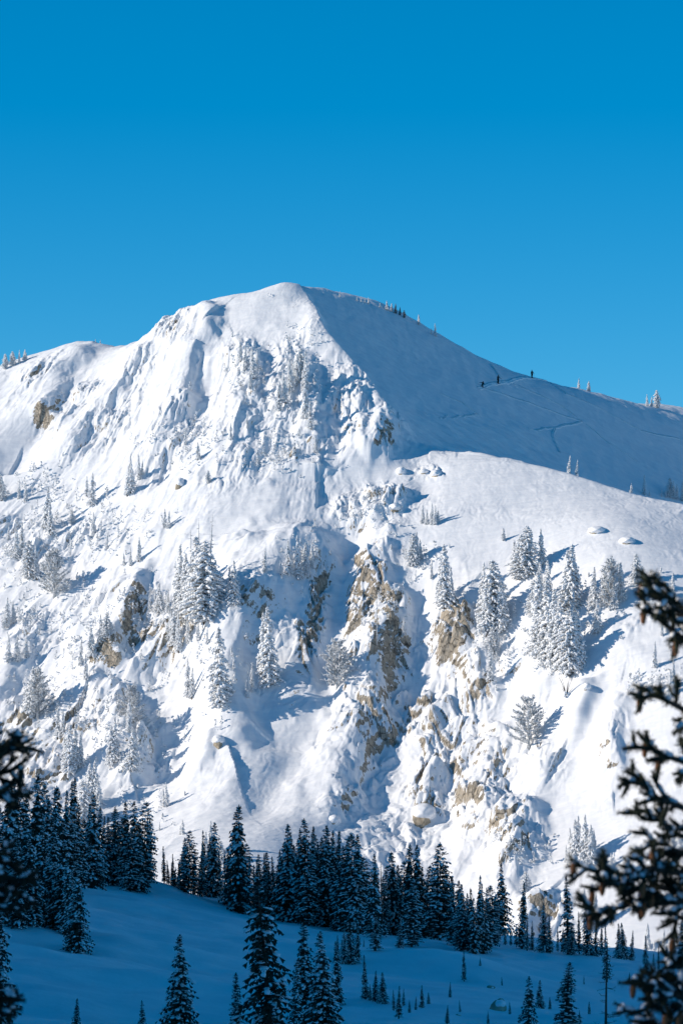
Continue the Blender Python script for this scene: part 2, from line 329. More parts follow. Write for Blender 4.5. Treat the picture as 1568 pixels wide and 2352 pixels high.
# ------------------------------------------------------------------ materials
def mat(name, build):
    m = bpy.data.materials.new(name); m.use_nodes = True; n = m.node_tree
    b = n.nodes["Principled BSDF"]; build(n, b, lambda t: n.nodes.new("ShaderNode" + t), n.links.new); return m
def ramp(node, stops):
    e = node.color_ramp.elements
    while len(e) > 1: e.remove(e[-1])
    e[0].position = stops[0][0]; e[0].color = (*stops[0][1], 1)
    for p, c in stops[1:]:
        k = e.new(p); k.color = (*c, 1)
SNOW = (.82, .84, .865)
def b_terrain(n, b, N, L):
    tc = N("TexCoord"); at_ = N("Attribute"); at_.attribute_name = "rock"
    n1 = N("TexNoise"); n1.inputs["Scale"].default_value = .9; n1.inputs["Detail"].default_value = 6; L(tc.outputs["Object"], n1.inputs["Vector"])
    mp = N("Mapping"); mp.inputs["Scale"].default_value = (1, 1, .45); L(tc.outputs["Object"], mp.inputs["Vector"])
    n2 = N("TexNoise"); n2.inputs["Scale"].default_value = 2.6; n2.inputs["Detail"].default_value = 8; n2.inputs["Roughness"].default_value = .7; L(mp.outputs[0], n2.inputs["Vector"])
    a = N("Math"); a.operation = 'MULTIPLY_ADD'; L(n2.outputs[0], a.inputs[0]); a.inputs[1].default_value = 1.3; a.inputs[2].default_value = -.65
    s = N("Math"); s.operation = 'ADD'; L(at_.outputs["Fac"], s.inputs[0]); L(a.outputs[0], s.inputs[1])
    mr = N("MapRange"); mr.inputs[1].default_value = .487; mr.inputs[2].default_value = .513; L(s.outputs[0], mr.inputs[0])
    rr = N("ValToRGB"); ramp(rr, [(.28, (.13, .12, .105)), (.42, (.32, .285, .23)), (.55, (.48, .42, .335)), (.72, (.38, .35, .30))]); L(n1.outputs[0], rr.inputs[0])
    vo = N("TexVoronoi"); vo.feature = 'DISTANCE_TO_EDGE'; vo.inputs["Scale"].default_value = .8; L(mp.outputs[0], vo.inputs["Vector"])
    cr = N("MapRange"); cr.inputs[1].default_value = 0; cr.inputs[2].default_value = .05; cr.inputs[3].default_value = .18; L(vo.outputs["Distance"], cr.inputs[0])
    rm = N("Mix"); rm.data_type = 'RGBA'; rm.blend_type = 'MULTIPLY'; rm.inputs[0].default_value = 1; L(rr.outputs[0], rm.inputs[6]); L(cr.outputs[0], rm.inputs[7])
    mx = N("Mix"); mx.data_type = 'RGBA'; L(mr.outputs[0], mx.inputs[0]); 
    ms = N("Mapping"); ms.inputs["Scale"].default_value = (.10, .45, .5); ms.inputs["Rotation"].default_value = (0, 0, .35); L(tc.outputs["Object"], ms.inputs["Vector"])
    ns = N("TexNoise"); ns.inputs["Scale"].default_value = 1.0; ns.inputs["Detail"].default_value = 6; ns.inputs["Distortion"].default_value = 1.2; ns.inputs["Roughness"].default_value = .6; L(ms.outputs[0], ns.inputs["Vector"])
    rs = N("ValToRGB"); ramp(rs, [(.36, (.76, .785, .82)), (.52, SNOW), (.66, (.88, .89, .90))]); L(ns.outputs[0], rs.inputs[0]); L(rs.outputs[0], mx.inputs[6])
    L(rm.outputs[2], mx.inputs[7])
    L(mx.outputs[2], b.inputs["Base Color"]); b.inputs["Roughness"].default_value = .75; b.inputs["Specular IOR Level"].default_value = .25
    n3 = N("TexNoise"); n3.inputs["Scale"].default_value = 1.4; n3.inputs["Detail"].default_value = 7; n3.inputs["Roughness"].default_value = .62; L(tc.outputs["Object"], n3.inputs["Vector"])
    bd = N("MapRange"); bd.inputs[3].default_value = .05; bd.inputs[4].default_value = 1.0; L(mr.outputs[0], bd.inputs[0])
    bp = N("Bump"); L(bd.outputs[0], bp.inputs["Distance"]); bp.inputs["Strength"].default_value = .8; L(n3.outputs[0], bp.inputs["Height"]); L(bp.outputs[0], b.inputs["Normal"])
M_MTN = mat("snow and granite", b_terrain)
def b_snow(n, b, N, L):
    b.inputs["Roughness"].default_value = .8; b.inputs["Specular IOR Level"].default_value = .2
    tc = N("TexCoord"); ns = N("TexNoise"); ns.inputs["Scale"].default_value = .12; ns.inputs["Detail"].default_value = 7; L(tc.outputs["Object"], ns.inputs["Vector"]); rs = N("ValToRGB"); ramp(rs, [(.35, (.74, .77, .81)), (.52, SNOW), (.68, (.87, .88, .90))]); L(ns.outputs[0], rs.inputs[0]); L(rs.outputs[0], b.inputs["Base Color"])
    n3 = N("TexNoise"); n3.inputs["Scale"].default_value = .8; n3.inputs["Detail"].default_value = 6; L(tc.outputs["Object"], n3.inputs["Vector"])
    bp = N("Bump"); bp.inputs["Distance"].default_value = .12; bp.inputs["Strength"].default_value = .7; L(n3.outputs[0], bp.inputs["Height"]); L(bp.outputs[0], b.inputs["Normal"])
M_SNOW = mat("snow", b_snow)

def mesh_grid(name, X, Y, Z, m, kind, attr=None):
    ny, nx = X.shape
    co = np.stack([X, Y, Z], -1).reshape(-1, 3).astype(np.float32)
    i = np.arange(ny * nx).reshape(ny, nx)
    q = np.stack([i[:-1, :-1], i[:-1, 1:], i[1:, 1:], i[1:, :-1]], -1).reshape(-1, 4)
    me = bpy.data.meshes.new(name); me.vertices.add(len(co)); me.vertices.foreach_set("co", co.ravel())
    me.loops.add(q.size); me.loops.foreach_set("vertex_index", q.ravel().astype(np.int32))
    me.polygons.add(len(q)); me.polygons.foreach_set("loop_start", (np.arange(len(q)) * 4).astype(np.int32))
    me.update(calc_edges=True); me.polygons.foreach_set("use_smooth", np.ones(len(q), bool))
    if attr is not None:
        a = me.attributes.new("rock", 'FLOAT', 'POINT'); a.data.foreach_set("value", attr.ravel().astype(np.float32))
    me.materials.append(m); o = bpy.data.objects.new(name, me); COL.objects.link(o)
    o["kind"] = kind; return o
dzy, dzx = np.gradient(GZ, gy, gx)
slope = np.sqrt(dzy ** 2 + dzx ** 2)
ROCKY = zone([(835,1400,50,180,8,1),(885,1530,60,110,0,.9),(1045,1480,40,80,5,1),(1088,1590,36,66,5,1),(990,1700,60,90,10,.8),(850,1690,80,90,10,.75),(1100,1820,60,130,0,1),(975,1850,40,36,0,1),
 (780,1850,40,40,-30,.8),(1175,1950,50,100,15,.95),(1230,2110,60,60,0,1),(700,1480,20,140,18,.4),(590,1440,30,50,0,.8),(330,1460,80,60,-10,.8),(240,1570,40,40,0,.9),(90,1740,100,90,0,1),(1410,1640,25,50,0,.8),(1400,1780,25,80,0,.8),
 (90,880,60,40,-35,.7),(140,945,80,30,-40,.8),(400,770,20,30,20,.8),(690,1040,60,50,-20,.6),(850,1015,60,40,-10,.7),(900,1150,40,30,0,.6)])
rock = np.clip((slope - 1.25) / 1.5, 0, 1) * (.50 + .44 * ROCKY) * sstep(.05, .4, CL) * ONM
# bare faces: rock shows where the ground points downhill or sideways steeply
rock += (slope > 1.0) * np.clip((slope - 1.0) * .7, 0, .42) * ONM * np.maximum.reduce([blob(105, 955, 45, 16, -35), .6 * blob(92, 875, 30, 14, -35), blob(400, 775, 14, 20), .6 * blob(325, 1470, 40, 35), blob(705, 1480, 22, 120, 14), blob(665, 1600, 16, 60, 14), blob(850, 1380, 34, 120, 6), blob(880, 1480, 40, 90), blob(1045, 1480, 28, 70), blob(860, 1010, 40, 26), blob(690, 1050, 50, 30, -20), blob(545, 1430, 22, 40)])
rock = np.where(slope < .9, 0, rock)
mountain = mesh_grid("mountain", GX, GY, GZ, M_MTN, "structure", rock)
ground = mesh_grid("ground", HX, HY, HZ, M_SNOW, "structure")
# ------------------------------------------------------------------ object helpers
rnd = random.Random(11)
def tag(o, label=None, cat=None, group=None, kind=None):
    if label: o["label"] = label
    if cat: o["category"] = cat
    if group: o["group"] = group
    if kind: o["kind"] = kind
    return o
class MB:
    """collects faces with a material index"""
    def __init__(s): s.v = []; s.f = []; s.m = []; s.sm = []
    def quad(s, a, b, c, d, m=0, sm=False):
        n = len(s.v); s.v += [a, b, c, d]; s.f.append((n, n + 1, n + 2, n + 3)); s.m.append(m); s.sm.append(sm)
    def tri(s, a, b, c, m=0):
        n = len(s.v); s.v += [a, b, c]; s.f.append((n, n + 1, n + 2)); s.m.append(m); s.sm.append(False)
    def tube(s, pts, rad, m=0, sides=6, cap=True):
        rings = []
        for i, p in enumerate(pts):
            p = Vector(p); a = Vector(pts[max(i - 1, 0)]); b = Vector(pts[min(i + 1, len(pts) - 1)])
            d = (b - a).normalized() if (b - a).length > 1e-9 else Vector((0, 0, 1)); u = d.orthogonal().normalized(); v_ = d.cross(u)
            n = len(s.v); s.v += [tuple(p + (u * math.cos(t * 6.2832 / sides) + v_ * math.sin(t * 6.2832 / sides)) * rad[i]) for t in range(sides)]; rings.append(n)
        for i in range(len(rings) - 1):
            for t in range(sides):
                q = (t + 1) % sides; s.f.append((rings[i] + t, rings[i] + q, rings[i + 1] + q, rings[i + 1] + t)); s.m.append(m); s.sm.append(True)
        if cap:
            for k, r_ in ((0, rings[0]), (1, rings[-1])):
                f = tuple(r_ + t for t in range(sides)); s.f.append(f[::-1] if k == 0 else f); s.m.append(m); s.sm.append(True)
    def blob(s, c, ax, m=0, jit=.2):
        """lumpy closed ellipsoid; ax = three axis vectors"""
        n = len(s.v); A, B, C = ax; c = Vector(c)
        s.v.append(tuple(c + C * (1 + rnd.uniform(-jit, jit))))
        for ring, (h, r_) in enumerate(((.55, .8), (-.45, .85))):
            for t in range(5):
                a = (t + .5 * ring) * 1.2566; k = r_ * (1 + rnd.uniform(-jit, jit))
                s.v.append(tuple(c + A * math.cos(a) * k + B * math.sin(a) * k + C * h))
        s.v.append(tuple(c - C * .8))
        for t in range(5):
            q = (t + 1) % 5
            for f in ((n, n + 1 + t, n + 1 + q), (n + 1 + t, n + 6 + t, n + 1 + q), (n + 1 + q, n + 6 + t, n + 6 + q), (n + 6 + t, n + 11, n + 6 + q)):
                s.f.append(f); s.m.append(m); s.sm.append(True)
    def build(s, name, mats, parent=None):
        me = bpy.data.meshes.new(name); me.from_pydata(s.v, [], s.f)
        for m in (mats if isinstance(mats, (list, tuple)) else [mats]): me.materials.append(m)
        me.polygons.foreach_set("material_index", s.m); me.polygons.foreach_set("use_smooth", s.sm); me.update()
        o = bpy.data.objects.new(name, me); COL.objects.link(o)
        if parent: o.parent = parent
        return o
def empty(name, loc=(0, 0, 0), rz=0):
    o = bpy.data.objects.new(name, None); o.empty_display_size = .3; COL.objects.link(o); o.location = loc; o.rotation_euler = (0, 0, rz); return o
def copy_tree(o, parent=None):
    c = o.copy(); COL.objects.link(c); c.parent = parent
    for ch in KIDS.get(o.name, []): copy_tree(ch, c)
    return c
KIDS = {}

def b_simple(col, rough=.8, var=.25, scale=6, bump=0):
    def f(n, b, N, L):
        tc = N("TexCoord"); t = N("TexNoise"); t.inputs["Scale"].default_value = scale; t.inputs["Detail"].default_value = 4; L(tc.outputs["Object"], t.inputs["Vector"])
        rr = N("ValToRGB"); ramp(rr, [(.3, tuple(c * (1 - var) for c in col)), (.7, tuple(min(1, c * (1 + var)) for c in col))]); L(t.outputs[0], rr.inputs[0]); L(rr.outputs[0], b.inputs["Base Color"])
        b.inputs["Roughness"].default_value = rough; b.inputs["Specular IOR Level"].default_value = .2
        if bump:
            bp = N("Bump"); bp.inputs["Distance"].default_value = bump; L(t.outputs[0], bp.inputs["Height"]); L(bp.outputs[0], b.inputs["Normal"])
    return f
M_NEEDLE = mat("dark spruce needles", b_simple((.028, .038, .026), .7, .4, 3))
M_NEEDLE2 = mat("near spruce needles", b_simple((.020, .027, .016), .7, .4, 30))
M_RIME = mat("rimed needles", b_simple((.50, .52, .53), .85, .35, 4))
M_BARK = mat("spruce bark", b_simple((.085, .065, .05), .9, .35, 8, .02))
M_TSNOW = mat("tree snow", b_simple((.84, .86, .88), .85, .05, 3, .03))
M_CONE = mat("cone scales", b_simple((.20, .085, .035), .7, .3, 60, .003))
M_ROCK = mat("boulder granite", b_simple((.36, .31, .235), .85, .35, 1.2, .12))
M_JACKET = mat("dark jacket cloth", b_simple((.012, .013, .018), .8, .3, 20))
M_PANTS = mat("dark trouser cloth", b_simple((.009, .009, .012), .8, .3, 20))
M_SKIN = mat("skin", b_simple((.42, .27, .2), .6, .05, 10))
M_HELM = mat("helmet shell", b_simple((.01, .01, .012), .4, .1, 10))
M_SKI = mat("red ski topsheet", b_simple((.22, .02, .05), .4, .1, 10))
M_SKI2 = mat("dark ski topsheet", b_simple((.03, .03, .05), .4, .1, 10))
M_POLE = mat("pole metal", b_simple((.08, .08, .09), .4, .1, 10))
M_PACK = mat("backpack cloth", b_simple((.03, .02, .025), .8, .3, 20))

# ------------------------------------------------------------------ conifers, modelled 10 m tall and scaled to each tree's own height
def conifer(name, style, rr=1.35, levels=34, gaps=.1, seed=0, bare=.06, snowy=.55, lean=0, sides=0):
    rnd.seed(seed + 100); root = empty(name, (0, 0, -5000)); H = 10.0
    tr = MB(); bend = [(lean * (k / 6) ** 2 + rnd.uniform(-.03, .03), rnd.uniform(-.03, .03), H * k / 6 * .985 - (.5 if k == 0 else 0)) for k in range(7)]
    tr.tube(bend, [.17, .15, .125, .095, .065, .035, .01], 0, 7); trunk = tr.build("trunk", M_BARK, root)
    c = MB(); frost = style == 'frost'
    ND, SN = 0, 1
    z = H * bare; k = 0; pw = rnd.uniform(.7, 1.0); hole = rnd.uniform(.2, .8) if rnd.random() < .6 else -9
    # slow variation of the outline: longer and shorter sides, gaps
    ph = [rnd.uniform(0, 6.28) for _ in range(6)]
    while z < H * .985:
        t = z / H; L0 = rr * ((1 - t) ** pw) * (.72 + .28 * min(1, t / .12)) + .07
        if sides == 1: L0 = rr * (math.sin(min(1, (1 - t) * 1.35) * 1.5708) ** .8) * (.6 + .4 * min(1, t / .2)) + .08   # rounder crown
        nb = max(4, int(4 + 5 * (1 - t)))
        a0 = rnd.uniform(0, 6.28)
        for b in range(nb):
            if rnd.random() < gaps: continue
            a = a0 + b * 6.2832 / nb + rnd.uniform(-.35, .35)
            L = L0 * rnd.uniform(.55, 1.18) * (.55 if abs(t - hole) < .025 else 1) * (1 + .16 * math.sin(a * 2 + ph[0] + t * 5) + .13 * math.sin(a + ph[1] + t * 11))
            zz = z + rnd.uniform(-.1, .1)
            cx = lean * t * t; ca, sa = math.cos(a), math.sin(a)
            droop = (.34 if not frost else .42) + rnd.uniform(-.1, .14); rise = .1 * (1 - t) if sides == 0 else .35
            if t > .85: droop *= .2; rise = .35
            n = max(2, int(L / .26)); snowb = rnd.random() < snowy
            prev = None
            for i in range(1, n + 1):
                s = i / n; r_ = L * s; zc = zz + rise * r_ - droop * r_ * s
                P_ = Vector((cx + ca * r_, sa * r_, zc)); w_ = (.25 if frost else .21) * (1.15 - .55 * s) * min(1, .55 + L) + .02
                fwd = Vector((ca, sa, rise - 2 * droop * s)).normalized(); side = Vector((-sa, ca, 0)); up = side.cross(fwd) * -1
                if up.z < 0: up = -up
                l_ = L / n * .9
                # sprays left, right and hanging
                for sg in (-1, 1):
                    tip = P_ + side * sg * w_ * rnd.uniform(.8, 1.5) + fwd * l_ * rnd.uniform(.1, .7) - Vector((0, 0, 1)) * rnd.uniform(.03, .16)
                    c.quad(tuple(P_ - fwd * l_ * .6), tuple(P_ + side * sg * w_ * .45 - fwd * l_ * .5 + up * rnd.uniform(-.03, .03)), tuple(tip), tuple(P_ + fwd * l_ * .5), ND)
                hang = P_ - Vector((0, 0, 1)) * rnd.uniform(.12, .30) * (1 if t < .8 else .4) + side * rnd.uniform(-.1, .1)
                c.tri(tuple(P_ - fwd * l_ * .5), tuple(P_ + fwd * l_ * .5), tuple(hang), 2 if frost and s < .8 and rnd.random() < .6 else ND)
                if frost and snowb and s < .7: c.tri(tuple(P_ - fwd * l_ * .6 - side * .05), tuple(P_ + fwd * l_ * .4), tuple(hang + side * .12 - fwd * .05), 2)
                if i == n:
                    c.tri(tuple(P_ + side * .07), tuple(P_ - side * .07), tuple(P_ + fwd * .22), ND)
                p_s = (.95 if frost else (.6 if snowb else .06))
                if rnd.random() < p_s and (s > .25 or frost):
                    q = rnd.uniform(.7, 1.35) * (1.12 if frost else 1.0)
                    c.blob(P_ + up * .035 * q, (fwd * l_ * .78 * q, side * w_ * .95 * q, up * (.13 if frost else .065) * q * (1 if t < .85 else .6)), SN, .28)
        z += H * .8 / levels * rnd.uniform(.75, 1.25) * (1.15 - .5 * t); k += 1
    # leader
    for k in range(5):
        zt = H * (.955 + .009 * k); rr_ = .13 - .02 * k
        for b in range(4):
            a = b * 1.57 + k; c.tri((lean, 0, zt - .06), (lean + rr_ * math.cos(a), rr_ * math.sin(a), zt + .05), (lean + .02, .02, zt + .12), ND)
    if frost: c.blob((lean, 0, H * .985), (Vector((.06, 0, 0)), Vector((0, .06, 0)), Vector((0, 0, .2))), SN)
    crown = c.build("crown", [M_RIME if frost else M_NEEDLE, M_TSNOW, M_NEEDLE], root)
    KIDS[root.name] = [trunk, crown]
    return root

def broad(name, seed, R_=2.6, top=False):
    """rounded frosted pine: many upswept limbs from low on the trunk, fine rimed sprays at their ends"""
    rnd.seed(seed); root = empty(name, (0, 0, -5000)); tr = MB(); c = MB(); H = 10.0; V = Vector
    tr.tube([(0, 0, -.5), (.1, 0, 2), (-.05, .1, 5), (.05, 0, 8.6)], [.26, .2, .12, .03], 0, 7)
    n = 84
    for k in range(n):
        u = (k + rnd.random()) / n; z = H * (.07 + .8 * u); a = k * 2.4 + rnd.uniform(-.5, .5)
        if rnd.random() < .08: continue
        L = R_ * (math.sin(min(.98, u * .86 + .26) * 3.1416) ** .6 * .75 + .34) * rnd.uniform(.6, 1.15)
        d = V((math.cos(a), math.sin(a), rnd.uniform(.15, .55) + .7 * u)).normalized(); p0 = V((0, 0, z)); p1 = p0 + d * L * .5; p2 = p1 + (d + V((0, 0, rnd.uniform(-.05, .35)))).normalized() * L * .5
        tr.tube([tuple(p0), tuple(p1), tuple(p2)], [.055, .035, .012], 0, 4, False)
        for j in range(int(16 + 13 * L)):
            t = rnd.uniform(.3, 1.05); q = p0.lerp(p2, t) if t > .5 else p0.lerp(p1, t * 2)
            e = (d * .8 + V((rnd.gauss(0, .6), rnd.gauss(0, .6), rnd.uniform(-.1, .8)))).normalized(); l_ = rnd.uniform(.25, .62); w_ = e.orthogonal().normalized() * rnd.uniform(.035, .08); f = q + e * l_
            c.quad(tuple(q - w_ * .4), tuple(q.lerp(f, .6) - w_), tuple(f), tuple(q.lerp(f, .6) + w_), 0)
            if rnd.random() < .75: c.blob(q.lerp(f, rnd.uniform(.5, .95)), (e * l_ * .32, w_ * 1.8, e.cross(w_.normalized()) * .08), 1 if rnd.random() < .6 else 0, .35)
    trunk = tr.build("trunk", M_RIME, root); crown = c.build("crown", [M_RIME, M_TSNOW], root)
    KIDS[root.name] = [trunk, crown]; return root

def snag(name, seed, frosted=False):
    rnd.seed(seed); root = empty(name, (0, 0, -5000)); tr = MB(); br = MB()
    tr.tube([(0, 0, -.4), (.05, 0, 3), (.02, .03, 7), (0, 0, 10)], [.13, .11, .06, .012], 0, 7)
    for k in range(46):
        z = rnd.uniform(2.2, 9.7); a = rnd.uniform(0, 6.28); L = (1.5 * (1 - z / 11) + .2) * rnd.uniform(.4, 1.1); dz = rnd.uniform(-.5, .1)
        p0 = Vector((0, 0, z)); p1 = p0 + Vector((math.cos(a) * L * .6, math.sin(a) * L * .6, dz * L * .5)); p2 = p0 + Vector((math.cos(a + .2) * L, math.sin(a + .2) * L, dz * L + rnd.uniform(0, .35) * L))
        br.tube([tuple(p0), tuple(p1), tuple(p2)], [.03, .02, .007], 0, 4, False)
        for j in range(3):
            t = rnd.uniform(.3, 1); q = p1.lerp(p2, t); e = q + Vector((rnd.uniform(-.25, .25), rnd.uniform(-.25, .25), rnd.uniform(-.25, .15))) * L
            br.tube([tuple(q), tuple(e)], [.011, .004], 0, 3, False)
    m = M_RIME if frosted else M_BARK
    t = tr.build("trunk", m, root); b = br.build("crown", m, root); KIDS[root.name] = [t, b]; return root

def twig_bush(name, seed):
    rnd.seed(seed); root = empty(name, (0, 0, -5000)); s = MB(); c = MB()
    for k in range(11):
        a = rnd.uniform(0, 6.28); r_ = rnd.uniform(1, 3.6); h = rnd.uniform(4, 10)
        s.tube([(0, 0, -.5), (math.cos(a) * r_ * .4, math.sin(a) * r_ * .4, h * .5), (math.cos(a) * r_, math.sin(a) * r_, h)], [.16, .1, .03], 0, 4, False)
        c.blob((math.cos(a) * r_ * .3, math.sin(a) * r_ * .3, rnd.uniform(.3, 1.6)), (Vector((.8, 0, 0)), Vector((0, .8, 0)), Vector((0, 0, .6))), 0, .3)
    t = s.build("stems", M_BARK, root); b = c.build("snow_clump", M_TSNOW, root); KIDS[root.name] = [t, b]; return root

def many(name, style, base, n, seed, **kw):
    L = []
    for k in range(n):
        rnd.seed(seed * 50 + k); q = dict(kw); rr = base * rnd.uniform(.82, 1.2); lv = rnd.randint(28, 36) if style == 'frost' else rnd.randint(36, 50)
        q.setdefault('gaps', rnd.uniform(.06, .26)); q.setdefault('bare', rnd.uniform(.02, .08)); q['lean'] = rnd.uniform(-.35, .35)
        if style == 'dark': q.setdefault('snowy', rnd.uniform(.3, .75))
        L.append(conifer(name, style, rr, lv, seed=seed * 50 + k, **q))
    return L
PROTO = {
 'f': many("frosted_spruce", 'frost', 1.22, 7, 1), 'F': many("frosted_fir", 'frost', 1.75, 4, 2) + many("frosted_fir", 'frost', 1.95, 2, 3, sides=1),
 'r': [broad("frosted_pine", 31, 2.7), broad("frosted_pine", 32, 3.1), broad("frosted_pine", 33, 2.9)],
 'd': many("dark_spruce", 'dark', 1.12, 9, 4), 'D': many("dark_fir", 'dark', 1.6, 5, 5) + many("dark_fir", 'dark', 1.65, 2, 6, sides=1),
 's': many("sparse_spruce", 'dark', .7, 4, 7, gaps=.3, bare=.1), 'x': [snag("dead_tree", 41)], 'X': [snag("dead_tree", 42, True)], 'b': [twig_bush("bare_shrub", 51)],
}
WORD = {'f': ('frosted spruce', 'spruce'), 'F': ('broad frosted fir', 'fir'), 'r': ('round-crowned frosted pine', 'pine'), 'd': ('dark snowy spruce', 'spruce'),
        'D': ('broad dark fir', 'fir'), 's': ('thin sparse spruce', 'spruce'), 'x': ('bare dead tree', 'dead tree'), 'X': ('rimed dead tree', 'dead tree'), 'b': ('bare twiggy shrub', 'shrub')}
USED = set(); LABELS = set()
ORD = ["first", "second", "third", "fourth", "fifth", "sixth", "seventh", "eighth", "ninth", "tenth", "eleventh", "twelfth", "thirteenth", "fourteenth"]
def plant(kind, px, top, base, Y=None, where='m', wf=1.0):
    if Y is None: p = hit_m(px, base, GZ, 705, 1045) if where == 'm' else hit_g(px, base)
    else:
        d = at(px, base, Y); zz = grid_h(GZ, d[0], Y) if where == 'm' else grid_h(HZ, d[0], Y, hx, hy); p = np.array((d[0], Y, float(zz)))
    x = at(px, top, p[1])[0]; h = max(.8, at(px, top, p[1])[2] - p[2])
    L = PROTO[kind]; i = rnd.randrange(len(L)); src = L[i]
    if (kind, i) not in USED: USED.add((kind, i)); o = src
    else: o = copy_tree(src)
    k = h / 10 * 1.01
    wsc = k * wf * rnd.uniform(.92, 1.12) * (1.0 if h > 3 else 1.25)
    o.location = (x, p[1], p[2] - .02 * h); o.rotation_euler = (R(rnd.gauss(0, 1.3)), R(rnd.gauss(0, 1.3)), rnd.uniform(0, 6.28)); o.scale = (wsc, wsc, k)
    return o
def grove(phrase, group, L, where='m', extra=None):
    """each entry: px, top, base, kind, optional (Y, width factor)"""
    L = sorted(L, key=lambda q: q[0]); kinds = [q[3] for q in L]; cnt = {}
    for q in L:
        kind = q[3]; Y = q[4] if len(q) > 4 else None; wf = q[5] if len(q) > 5 else 1.0
        o = plant(kind, q[0], q[1], q[2], Y, where, wf); n = kinds.count(kind); cnt[kind] = cnt.get(kind, 0) + 1; i = cnt[kind]
        w1, cat = WORD[kind]
        if n == 1: lab = f"{w1} {phrase}"
        elif i == 1: lab = f"leftmost {w1} {phrase}"
        elif i == n: lab = f"rightmost {w1} {phrase}"
        elif n == 3: lab = f"middle {w1} {phrase}"
        else: lab = f"{ORD[i - 1]} {w1} from the left {phrase}"
        assert lab not in LABELS, lab
        LABELS.add(lab); tag(o, lab, cat, group)
G1 = "frosted trees on the mountain face"; G2 = "dark trees in the shaded valley"; G3 = "small trees along the skyline"
rnd.seed(5)
# skyline
grove("on the far left skyline", G3, [(12,812,848,'F'),(30,806,840,'F'),(45,803,834,'f'),(58,802,828,'F')])
grove("on the snowy ridge between far left and summit", G3, [(220,778,793,'f',972),(231,780,793,'F',972)])
grove("standing just right of the summit on the skyline", G3, [(780,668,682,'F'),(820,680,692,'f'),(829,682,694,'f'),(838,684,696,'f'),(846,682,698,'F')])
grove("in the skyline clump above the shaded ski slope", G3, [(872,695,707,'F'),(888,690,713,'F'),(899,696,716,'F'),(908,697,720,'D'),(918,704,724,'D'),(928,712,730,'D')])
grove("standing alone on the falling skyline right of the summit", G3, [(961,722,746,'f'),(990,753,768,'f'),(999,742,773,'f')])
grove("on the skyline right of the skiers", G3, [(1328,868,892,'f'),(1351,874,896,'F')])
grove("on the far right skyline", G3, [(1485,905,932,'f'),(1495,910,934,'f'),(1508,895,937,'F')])
# upper face
grove("on the rocky rib directly below the summit", G1, [(553,775,832,'f'),(563,792,850,'f'),(582,796,870,'f'),(590,802,852,'f'),(575,850,895,'f')])
grove("high on the crowded rib beside the arete", G1, [(668,822,900,'f'),(680,812,885,'f'),(690,798,872,'F'),(700,803,900,'f')])
grove("low on the crowded rib beside the arete", G1, [(640,875,945,'f'),(655,850,930,'f'),(702,880,962,'f'),(713,920,985,'f'),(725,1000,1040,'f')])
grove("among the rocks midway down the upper face", G1, [(425,985,1022,'f'),(455,1015,1056,'F'),(530,970,1012,'f'),(568,950,985,'f'),(478,1080,1112,'F')])
grove("on the upper slope near the left edge", G1, [(5,1088,1150,'F'),(44,1100,1146,'f'),(60,1105,1152,'f'),(106,1115,1215,'f'),(117,1150,1228,'f')])
grove("in the small group left of the snowy hollow", G1, [(200,1092,1140,'f'),(211,1085,1162,'F'),(165,1170,1206,'F'),(215,1175,1232,'f'),(245,1222,1262,'f')])
grove("in the clump casting long shadows", G1, [(293,1072,1140,'f'),(302,1045,1132,'f'),(320,1042,1102,'f'),(327,1058,1092,'f')])
grove("in the lone pair on the open snowfield", G1, [(378,1167,1214,'f'),(388,1172,1215,'f')])
grove("in the crowded stand at left beside the round pine", G1, [(20,1205,1240,'f'),(38,1212,1285,'F'),(52,1200,1275,'f'),(66,1240,1330,'F'),(86,1250,1332,'f'),(125,1255,1372,'r')])
grove("on the knoll left of the tall cluster", G1, [(300,1256,1300,'f'),(319,1230,1292,'f'),(285,1270,1300,'f')])
grove("in the tall dark-shaded cluster at centre left", G1, [(412,1252,1400,'f'),(428,1268,1402,'F'),(452,1230,1420,'F'),(470,1240,1432,'F'),(488,1285,1412,'f'),(456,1188,1380,'X'),(480,1180,1380,'X'),(442,1215,1380,'X')])
grove("on the snow lip right of the tall cluster", G1, [(530,1300,1386,'f'),(539,1285,1392,'F')])
grove("in the low row left of the tall cluster", G1, [(345,1358,1402,'f'),(357,1352,1405,'f'),(368,1338,1412,'F'),(386,1352,1408,'f')])
grove("hanging down the cliff below the tall cluster", G1, [(393,1400,1470,'f'),(402,1390,1485,'F'),(411,1405,1502,'f'),(432,1420,1478,'f'),(455,1420,1472,'f'),(476,1440,1480,'f')])
grove("on the crest above the shaded buttress", G1, [(607,1258,1316,'f'),(645,1285,1322,'f'),(664,1240,1322,'F'),(684,1228,1332,'f'),(700,1245,1322,'F'),(715,1242,1302,'f')])
grove("in the shaded buttress wall", G1, [(606,1405,1560,'f'),(617,1392,1577,'F'),(578,1525,1592,'f'),(568,1542,1602,'f')])
grove("standing tall on the shaded spur left of the buttress", G1, [(504,1438,1622,'F'),(490,1540,1612,'f'),(432,1515,1600,'f'),(441,1532,1606,'f')])
grove("at the left edge below the crowded stand", G1, [(16,1370,1442,'F'),(32,1378,1432,'f'),(46,1395,1432,'f'),(20,1455,1522,'f'),(40,1460,1522,'F'),(62,1450,1512,'f')])
grove("scattered on the left slope above the dark outcrop", G1, [(186,1470,1530,'f'),(197,1500,1562,'f'),(210,1440,1512,'F'),(230,1410,1482,'f'),(246,1405,1472,'F')])
grove("on the ledge at the lower left", G1, [(70,1528,1640,'F'),(88,1530,1652,'r')])
grove("below the dark outcrop at lower left", G1, [(298,1602,1682,'f'),(303,1568,1666,'r'),(262,1645,1752,'f'),(255,1662,1762,'f'),(303,1668,1772,'F'),(312,1682,1762,'f')])
